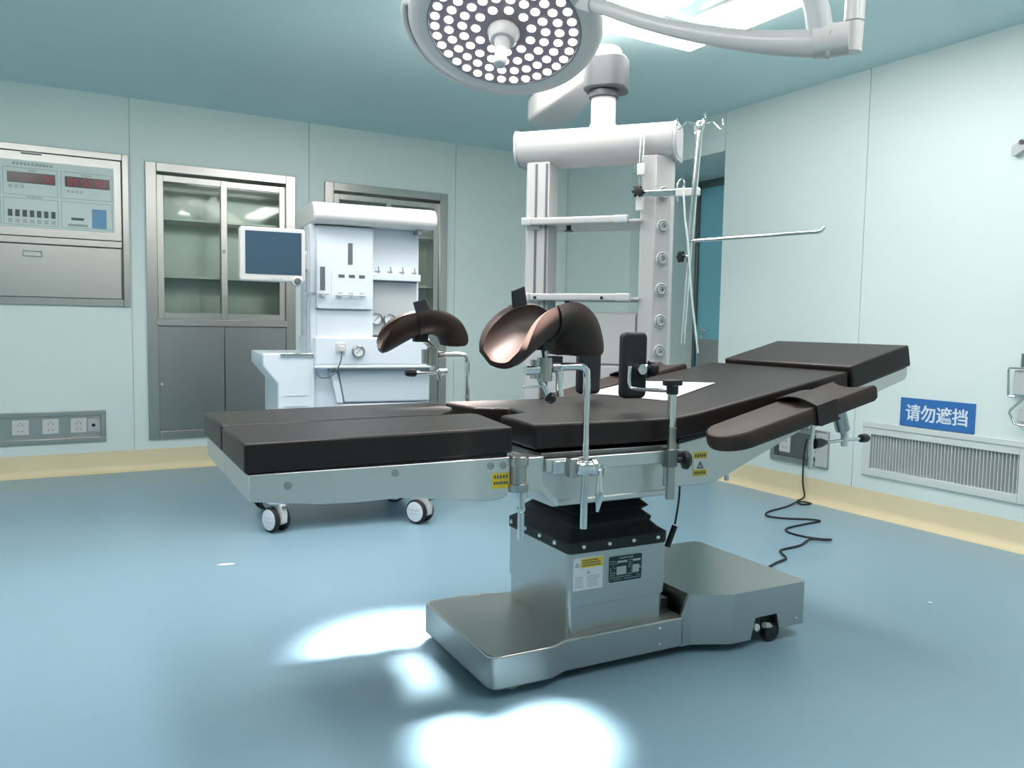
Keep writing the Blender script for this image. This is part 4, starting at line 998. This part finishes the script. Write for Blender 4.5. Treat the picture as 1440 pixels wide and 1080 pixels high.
# ================================================================== CEILING PENDANT
p = thing('ceiling_pendant', 'white ceiling pendant frame with two shelves and gas outlets behind the table', 'medical pendant', PEND, (0, 0.12, CEIL))
beam = [(0.0, 1.985), (0.0, 2.062), (0.02, 2.088), (0.06, 2.096), (0.22, 2.096), (0.24, 2.08), (0.24, 1.945), (0.22, 1.93), (0.06, 1.925), (0.025, 1.945)]
part(p, 'beam', MB().prism(beam, 'x', -0.43, 0.372), 'pendant_white', 0.004, 2)
cap = [(-0.004, 1.983), (-0.004, 2.064), (0.018, 2.092), (0.06, 2.101), (0.222, 2.101), (0.245, 2.083), (0.245, 1.943), (0.222, 1.926), (0.06, 1.918), (0.022, 1.939)]
for a, b in ((-0.443, -0.43), (0.372, 0.385)): part(p, 'beam_end_cap', MB().prism(cap, 'x', a, b), 'light_grey', 0.003)
part(p, 'end_cap_face', MB().prism([(0.02+(y-0.02)*0.86+0.01, 2.01+(z-2.01)*0.82) for y, z in cap], 'x', 0.385, 0.388), 'pendant_white', 0.002)
ZB = 0.62
cl = part(p, 'service_column', MB().prism([(-0.378, 0.03), (-0.365, 0.015), (-0.25, 0.015), (-0.25, 0.17), (-0.378, 0.17)], 'z', ZB, 1.93), 'pendant_white', 0.004, 2)
for x in (-0.318, -0.262): part(cl, 'column_slot', MB().box((x-0.006, 0.012, 1.0), (x+0.006, 0.0155, 1.92)), 'grey_plastic', smooth=0)
cr = part(p, 'service_column', MB().prism([(0.222, 0.015), (0.295, 0.015), (0.362, 0.075), (0.362, 0.17), (0.222, 0.17)], 'z', ZB, 1.935), 'pendant_white', 0.004, 2)
nrm = Vector((0.06, -0.067, 0)).normalized()
go = finish(MB().lathe([(0.034, 0), (0.034, 0.006), (0.030, 0.009), (0.026, 0.006), (0.022, 0.012), (0.018, 0.012), (0.016, 0.006), (0.008, 0.006), (0.008, 0.002), (0, 0.002)], (0, 0, 0), nrm, 24), 'gas_outlet', 'light_grey')
go2 = finish(MB().torus((0, 0, 0), nrm, 0.024, 0.0025, 24, 6).cyl(nrm*0.012, nrm*0.0135, 0.006), 'outlet_ring', 'dark_steel')
for z in (1.751, 1.591, 1.434, 1.283, 1.128, 0.979):
    q = T((0.3285, 0.045, z))
    o = copies(cr, 'gas_outlet', go, [q])[0]
    copies(o, 'outlet_ring', go2, [q @ T(nrm*0.008)])
for o in [x for x in p.children_recursive if x.name.startswith('outlet_ring')]:
    o.matrix_local = T(nrm*0.008)
def shelf(z, fx0, fx1, knobs):
    s = part(p, 'shelf', MB().box((fx0, -0.01, z-0.010), (0.235, 0.36, z+0.004)), 'pendant_white', 0.003)
    part(s, 'front_rail', MB().prism(rrect(-0.03, z-0.014, 0.0, z+0.022, 0.008), 'x', fx0+0.02, fx1), 'pendant_white', 0.002)
    part(s, 'corner_cap', MB().prism(rrect(-0.034, z-0.018, 0.012, z+0.024, 0.009), 'x', fx0-0.03, fx0+0.02), 'light_grey', 0.003)
    part(s, 'corner_cap', MB().prism(rrect(-0.034, z-0.018, 0.012, z+0.024, 0.009), 'x', fx1, fx1+0.07), 'light_grey', 0.003)
    part(s, 'shelf_bracket', MB().box((fx0, 0.0, z-0.034), (fx0+0.06, 0.14, z-0.010)), 'pendant_white', 0.003)
    part(s, 'underside_knob', MB().lathe([(0.03, -0.038), (0.012, -0.030), (0.012, -0.010)], (fx0+0.19, 0.08, z), (0, 0, 1)), 'black_plastic')
    for x in knobs: part(s, 'rail_screw', MB().cyl((x, -0.03, z), (x, -0.034, z), 0.008), 'black_plastic')
shelf(1.622, -0.35, 0.10, ())
shelf(1.240, -0.35, 0.12, (-0.30, 0.05))
part(p, 'drawer_box', MB().box((-0.245, 0.03, 0.66), (0.218, 0.42, 1.17)), 'pendant_white', 0.006, 3)
for a, b in ((0.67, 0.90), (0.91, 1.16)): part(p, 'drawer_front', MB().box((-0.24, 0.018, a), (0.213, 0.031, b)), 'pendant_white', 0.004, 2)
tu = MB(); tu.cyl((0, 0.11, 2.09), (0, 0.11, 2.285), 0.062, n=32); part(p, 'hanging_tube', tu, 'pendant_white')
part(p, 'tube_collar', MB().lathe([(0.066, 2.245), (0.076, 2.25), (0.076, 2.278), (0.066, 2.283)], (0, 0.11, 0), (0, 0, 1), 32), 'joint_grey')
part(p, 'tube_foot', MB().lathe([(0.068, 2.094), (0.068, 2.115), (0.062, 2.12)], (0, 0.11, 0), (0, 0, 1), 32), 'light_grey')
part(p, 'joint_housing', MB().prism(rrect(-0.10, 0.02, 0.115, 0.235, 0.07, 6), 'z', 2.283, 2.445), 'joint_grey', 0.012, 3)
am = MB(); d_ = Vector((0.253, 0.937, 0))      # arm heading in world, towards the ceiling column
inv = Matrix.Rotation(-PEND[1], 3, 'Z')
dl = (inv @ d_).normalized(); c0 = Vector((0, 0.12, 0)); c1 = c0 + dl*0.95
sd = Vector((-dl.y, dl.x, 0))
hull = []
for k in range(9): 
    a = R(-90+180*k/8); hull.append(c1 + dl*0.13*math.cos(a) + sd*0.13*math.sin(a))
for k in range(9):
    a = R(90+180*k/8); hull.append(c0 + dl*0.085*math.cos(a) + sd*0.085*math.sin(a))
am.prism([(q.x, q.y) for q in hull], 'z', 2.345, 2.50); part(p, 'swing_arm', am, 'pendant_white', 0.03, 4)
cc = MB(); cc.lathe([(0.10, 2.50), (0.10, CEIL-0.03), (0.16, CEIL-0.028), (0.16, CEIL)], (c1.x, c1.y, 0), (0, 0, 1), 32); part(p, 'ceiling_mount', cc, 'pendant_white')

# infusion pole on the pendant column
q = thing('infusion_pole', 'chrome infusion pole with hooks clamped to the right column of the pendant', 'infusion pole', PEND, (0.5, -0.03, 1.05))
ph = MB(); ph.tube([(0.502, -0.03, 2.04), (0.476, -0.03, 1.52)], 0.015, 14); part(q, 'upper_pole', ph, 'chrome')
ph = MB(); ph.tube([(0.476, -0.03, 1.53), (0.455, -0.03, 1.02)], 0.011, 12); part(q, 'lower_pole', ph, 'chrome')
part(q, 'pole_cap', MB().lathe([(0.018, -0.02), (0.022, -0.01), (0.022, 0.012), (0.014, 0.022)], (0.503, -0.03, 2.045), (0.03, 0, 1)), 'chrome')
for k in range(4):
    a = R(20+90*k); dx, dy = math.cos(a), math.sin(a); o = Vector((0.503, -0.03, 2.05))
    hk = MB(); hk.tube([o, o+Vector((dx*0.03, dy*0.03, 0.004)), o+Vector((dx*0.06, dy*0.06, 0.012)), o+Vector((dx*0.08, dy*0.08, -0.006)), o+Vector((dx*0.098, dy*0.098, -0.02)), o+Vector((dx*0.108, dy*0.108, 0.0)), o+Vector((dx*0.106, dy*0.106, 0.03))], 0.004, 8, smooth=4)
    part(q, 'hook', hk, 'chrome')
part(q, 'clamp_bar', MB().box((0.215, -0.035, 1.725), (0.515, -0.015, 1.757)), 'chrome', 0.004)
part(q, 'bar_sleeve', MB().box((0.40, -0.040, 1.722), (0.512, -0.010, 1.760)), 'white_enamel', 0.004)
def star_knob(parent, c, ax):
    s = MB(); s.lathe([(0.012, -0.012), (0.02, -0.008), (0.02, 0.010), (0, 0.012)], c, ax)
    x, y = basis(Vector(ax))
    for k in range(6): s.sphere(Vector(c)+(x*math.cos(k*math.pi/3)+y*math.sin(k*math.pi/3))*0.021, 0.010, n=10)
    part(parent, 'star_knob', s, 'black_plastic')
star_knob(q, (0.221, -0.052, 1.752), (0, -1, 0)); star_knob(q, (0.436, -0.045, 1.437), (-0.7, -0.7, 0))
part(q, 'knob_stem', MB().cyl((0.436, -0.045, 1.437), (0.472, -0.03, 1.437), 0.008), 'chrome')
for x in (0.219, 0.236): part(q, 'guide_rod', MB().cyl((x+0.006, -0.03, 2.06), (x, -0.03, 1.66), 0.0045), 'chrome')
part(q, 'rod_clip', MB().box((0.212, -0.045, 1.83), (0.250, -0.02, 1.885)), 'white_enamel', 0.003)
part(q, 'rod_label', MB().box((0.210, -0.042, 1.66), (0.246, -0.02, 1.725)), 'white_enamel', 0.003)
ar = MB(); ar.tube([(0.474, -0.03, 1.49), (0.476, -0.03, 1.505), (0.486, -0.03, 1.512), (1.045, -0.03, 1.540), (1.058, -0.03, 1.545), (1.07, -0.03, 1.562)], 0.0085, 10); part(q, 'swing_arm', ar, 'chrome')
hk = MB(); hk.tube([(0.41, -0.03, 1.70), (0.405, -0.032, 1.76), (0.415, -0.034, 1.795), (0.435, -0.034, 1.80), (0.438, -0.034, 1.77), (0.43, -0.03, 1.72)], 0.004, 8, smooth=4); part(q, 'wire_hook', hk, 'chrome')
tu = MB(); tu.tube([(0.436, -0.034, 1.77), (0.45, -0.045, 1.62), (0.468, -0.05, 1.50), (0.49, -0.05, 1.28), (0.515, -0.05, 1.10), (0.53, -0.04, 0.98)], 0.005, 8, smooth=6); part(q, 'drip_tube', tu, 'tube_clear')

# ================================================================== SURGICAL LIGHTS (visible head and an added unseen one on one ceiling mount)
LED_MESH = finish(MB().cyl((0, 0, 0), (0, 0, 0.003), 0.0160, n=16), 'led', 'led_on')
def head_matrix(pos, n, k):
    n = Vector(n).normalized()
    xa = n.cross(Vector((0, 0, 1))).normalized() if abs(n.z) < 0.999 else Vector((1, 0, 0))
    ya = n.cross(xa)
    return Matrix(((xa.x, ya.x, n.x, pos[0]), (xa.y, ya.y, n.y, pos[1]), (xa.z, ya.z, n.z, pos[2]), (0, 0, 0, 1))) @ Matrix.Scale(k, 4)
def lamp_head(sl, LM, rails):
    mb = MB(LM); mb.lathe([(0.268, 0.004), (0.30, 0.012), (0.335, 0.004), (0.348, -0.02), (0.345, -0.05), (0.31, -0.085), (0.20, -0.11), (0, -0.115)], (0, 0, 0), (0, 0, 1), 64)
    part(sl, 'lamp_housing', mb, 'white_enamel', smooth=50)
    mb = MB(LM); mb.cyl((0, 0, 0.004), (0, 0, 0.0055), 0.268, n=64); lens = part(sl, 'lens_plate', mb, 'lens_back', smooth=0)
    mb = MB(LM); mb.torus((0, 0, 0.006), (0, 0, 1), 0.270, 0.004, 64, 6); part(sl, 'lens_rim', mb, 'dark_steel')
    Ms = []
    for r_, n_, ph_ in ((0.246, 33, 0.0), (0.197, 26, 0.5), (0.148, 19, 0.2), (0.100, 11, 0.6)):
        for i in range(n_):
            a = 2*math.pi*(i+ph_)/n_
            Ms.append(LM @ T((r_*math.cos(a), r_*math.sin(a), 0.0056)))
    copies(lens, 'led', LED_MESH, Ms)
    mb = MB(LM); mb.lathe([(0.055, 0.005), (0.058, 0.016), (0.052, 0.03), (0.05, 0.034), (0.05, 0.04), (0.042, 0.05), (0, 0.05)], (0, 0, 0), (0, 0, 1), 32); part(sl, 'handle_base', mb, 'white_enamel')
    mb = MB(LM); mb.lathe([(0.030, 0.048), (0.026, 0.07), (0.022, 0.10), (0.023, 0.14), (0.020, 0.152), (0, 0.155)], (0, 0, 0), (0, 0, 1), 24); part(sl, 'sterile_handle', mb, 'white_enamel')
    for a0, a1 in rails:
        mb = MB(LM); pts = [(0.358*math.cos(R(a0+(a1-a0)*i/24)), 0.358*math.sin(R(a0+(a1-a0)*i/24)), -0.02) for i in range(25)]
        e0 = (0.325*math.cos(R(a0-2)), 0.325*math.sin(R(a0-2)), -0.02); e1 = (0.325*math.cos(R(a1+2)), 0.325*math.sin(R(a1+2)), -0.02)
        mb.tube([e0]+pts+[e1], 0.011, 10)
        part(sl, 'grab_rail', mb, 'white_enamel')
def lamp_beam(sl, at, target, size, spread, watts):
    ld = bpy.data.lights.new('surgical_beam', 'AREA'); ld.shape = 'DISK'; ld.size = size; ld.energy = watts; ld.spread = R(spread); ld.color = (1.0, 0.96, 0.93)
    o = bpy.data.objects.new('surgical_beam', ld); COL.objects.link(o)
    o.matrix_world = T(at) @ (Vector(target)-Vector(at)).to_track_quat('-Z', 'Y').to_matrix().to_4x4()
    o.parent = sl; o.matrix_parent_inverse = T(-sl.location)
LP = Vector((1.624, 2.925, 2.280)); LN = Vector((-0.30, -0.33, -1.0)).normalized()
LM = head_matrix(LP, LN, 1.137)
MOUNT = Vector((1.9, 1.45, CEIL))
sl = thing('surgical_light', 'round white surgical light with rows of glowing LEDs above the table', 'surgical light', WORLD, MOUNT)
lamp_head(sl, LM, ((-22, 78),))
back = LM @ Vector((0, 0, -0.11))
yk = MB(); yk.tube([back, back+Vector((0.04, -0.03, 0.06)), Vector((1.76, 2.76, 2.40)), Vector((1.82, 2.58, 2.315))], 0.038, 14, smooth=5); part(sl, 'yoke', yk, 'white_enamel')
sa = MB(); sa.tube([(1.815, 2.59, 2.315), (1.935, 2.333, 2.178), (2.085, 2.05, 2.072), (2.22, 1.81, 2.018)], [0.027, 0.027, 0.036, 0.047], 16, smooth=4); part(sl, 'spring_arm', sa, 'white_enamel')
el = MB(); el.cyl((2.185, 1.86, 2.03), (2.245, 1.77, 2.03), 0.052, n=28); part(sl, 'elbow', el, 'white_enamel')
lk = MB(); lk.tube([(2.20, 1.84, 2.02), (2.185, 1.85, 2.12), (2.165, 1.87, 2.22)], [0.042, 0.040, 0.036], 16); part(sl, 'elbow_cover', lk, 'light_grey')
vt = MB(); vt.tube([(2.262, 1.775, 1.99), (2.265, 1.772, 2.10), (2.268, 1.77, 2.47)], 0.031, 16); part(sl, 'drop_tube', vt, 'white_enamel')
part(sl, 'tube_joint', MB().torus((2.264, 1.772, 2.085), (0, 0, 1), 0.031, 0.003), 'light_grey')
part(sl, 'elbow_screw', MB().cyl((2.185, 1.79, 2.035), (2.178, 1.782, 2.035), 0.010), 'black_plastic')
ca = MB(); ca.tube([(2.268, 1.77, 2.47), (MOUNT.x, MOUNT.y, 2.47)], 0.038, 16); part(sl, 'extension_arm', ca, 'white_enamel')
ch = MB(); ch.lathe([(0.055, 2.36), (0.055, 2.60), (0.15, 2.61), (0.15, CEIL)], (MOUNT.x, MOUNT.y, 0), (0, 0, 1), 32); part(sl, 'ceiling_mount', ch, 'white_enamel')
spot_a = to_world(TABLE, (-0.08, 0.50, 0))
lamp_beam(sl, LP + LN*0.10, spot_a, 0.36, 14, LAMP_WATTS)
# second, smaller head, inferred from the near floor spot and added unseen to cast it
L2 = Vector((1.10, 1.62, 2.14)); N2 = Vector((-0.05, 0.12, -1.0)).normalized()
s2 = thing('surgical_light', 'added second surgical light head of the pair, out of view above the near table edge', 'surgical light', WORLD, (MOUNT.x, MOUNT.y, 2.36))
L2M = head_matrix(L2, N2, 0.72)
lamp_head(s2, L2M, ((20, 120),))
b2 = L2M @ Vector((0, 0, -0.11))
a2 = MB(); a2.tube([b2, b2+Vector((0.02, 0, 0.05)), Vector((1.30, 1.56, 2.31)), Vector((1.60, 1.50, 2.315)), Vector((MOUNT.x, MOUNT.y, 2.315))], [0.03, 0.03, 0.034, 0.036], 14, smooth=5); part(s2, 'spring_arm', a2, 'white_enamel')
hb = MB(); hb.cyl((MOUNT.x, MOUNT.y, 2.27), (MOUNT.x, MOUNT.y, 2.358), 0.055, n=28); part(s2, 'swivel_hub', hb, 'white_enamel')
spot_b = to_world(TABLE, (-0.03, -0.22, 0))
lamp_beam(s2, L2 + N2*0.125, spot_b, 0.30, 12, LAMP_WATTS*0.6)

# ================================================================== CORD AND LITTER ON THE FLOOR
mb = MB()
mb.tube([(XR-0.02, 3.52, 0.40), (XR-0.03, 3.53, 0.30), (XR-0.03, 3.53, 0.12), (XR-0.045, 3.50, 0.03), (4.14, 3.50, 0.007), (4.09, 3.42, 0.007), (4.15, 3.40, 0.010), (4.11, 3.46, 0.014), (3.95, 3.42, 0.006), (3.74, 3.37, 0.006), (3.65, 3.30, 0.006), (3.69, 3.21, 0.006), (3.80, 3.13, 0.006), (3.83, 3.07, 0.006), (3.72, 3.06, 0.006), (3.53, 3.04, 0.006), (3.46, 2.98, 0.006), (3.46, 2.88, 0.006), (3.50, 2.80, 0.006), (3.53, 2.755, 0.010), (3.48, 2.75, 0.014), (3.42, 2.80, 0.012), (3.30, 2.76, 0.006), (3.15, 2.745, 0.006), (3.10, 2.70, 0.006), (3.05, 2.63, 0.006), (2.95, 2.60, 0.006), (2.87, 2.57, 0.006), (2.70, 2.52, 0.006), (2.45, 2.40, 0.01)], 0.0055, 8, smooth=5)
c = single('power_cord', mb, 'rubber', 'black power cord snaking over the blue floor from wall outlet to table base', 'cord', WORLD, (3.6, 3.0, 0))
mb = MB(); mb.prism([(0.64, 3.72), (0.665, 3.735), (0.71, 3.725), (0.72, 3.705), (0.68, 3.70)], 'z', 0.0005, 0.006)
single('paper_scrap', mb, 'paper', 'tiny white paper scrap lying alone on the floor left of the table', 'paper scrap', WORLD, (0.68, 3.715, 0))
mb = MB(); mb.prism([(3.08, 1.93), (3.095, 1.935), (3.10, 1.92), (3.085, 1.915)], 'z', 0.0005, 0.004)
single('paper_crumb', mb, 'paper', 'white speck of litter on the floor right of the table base', 'litter', WORLD, (3.09, 1.925, 0))
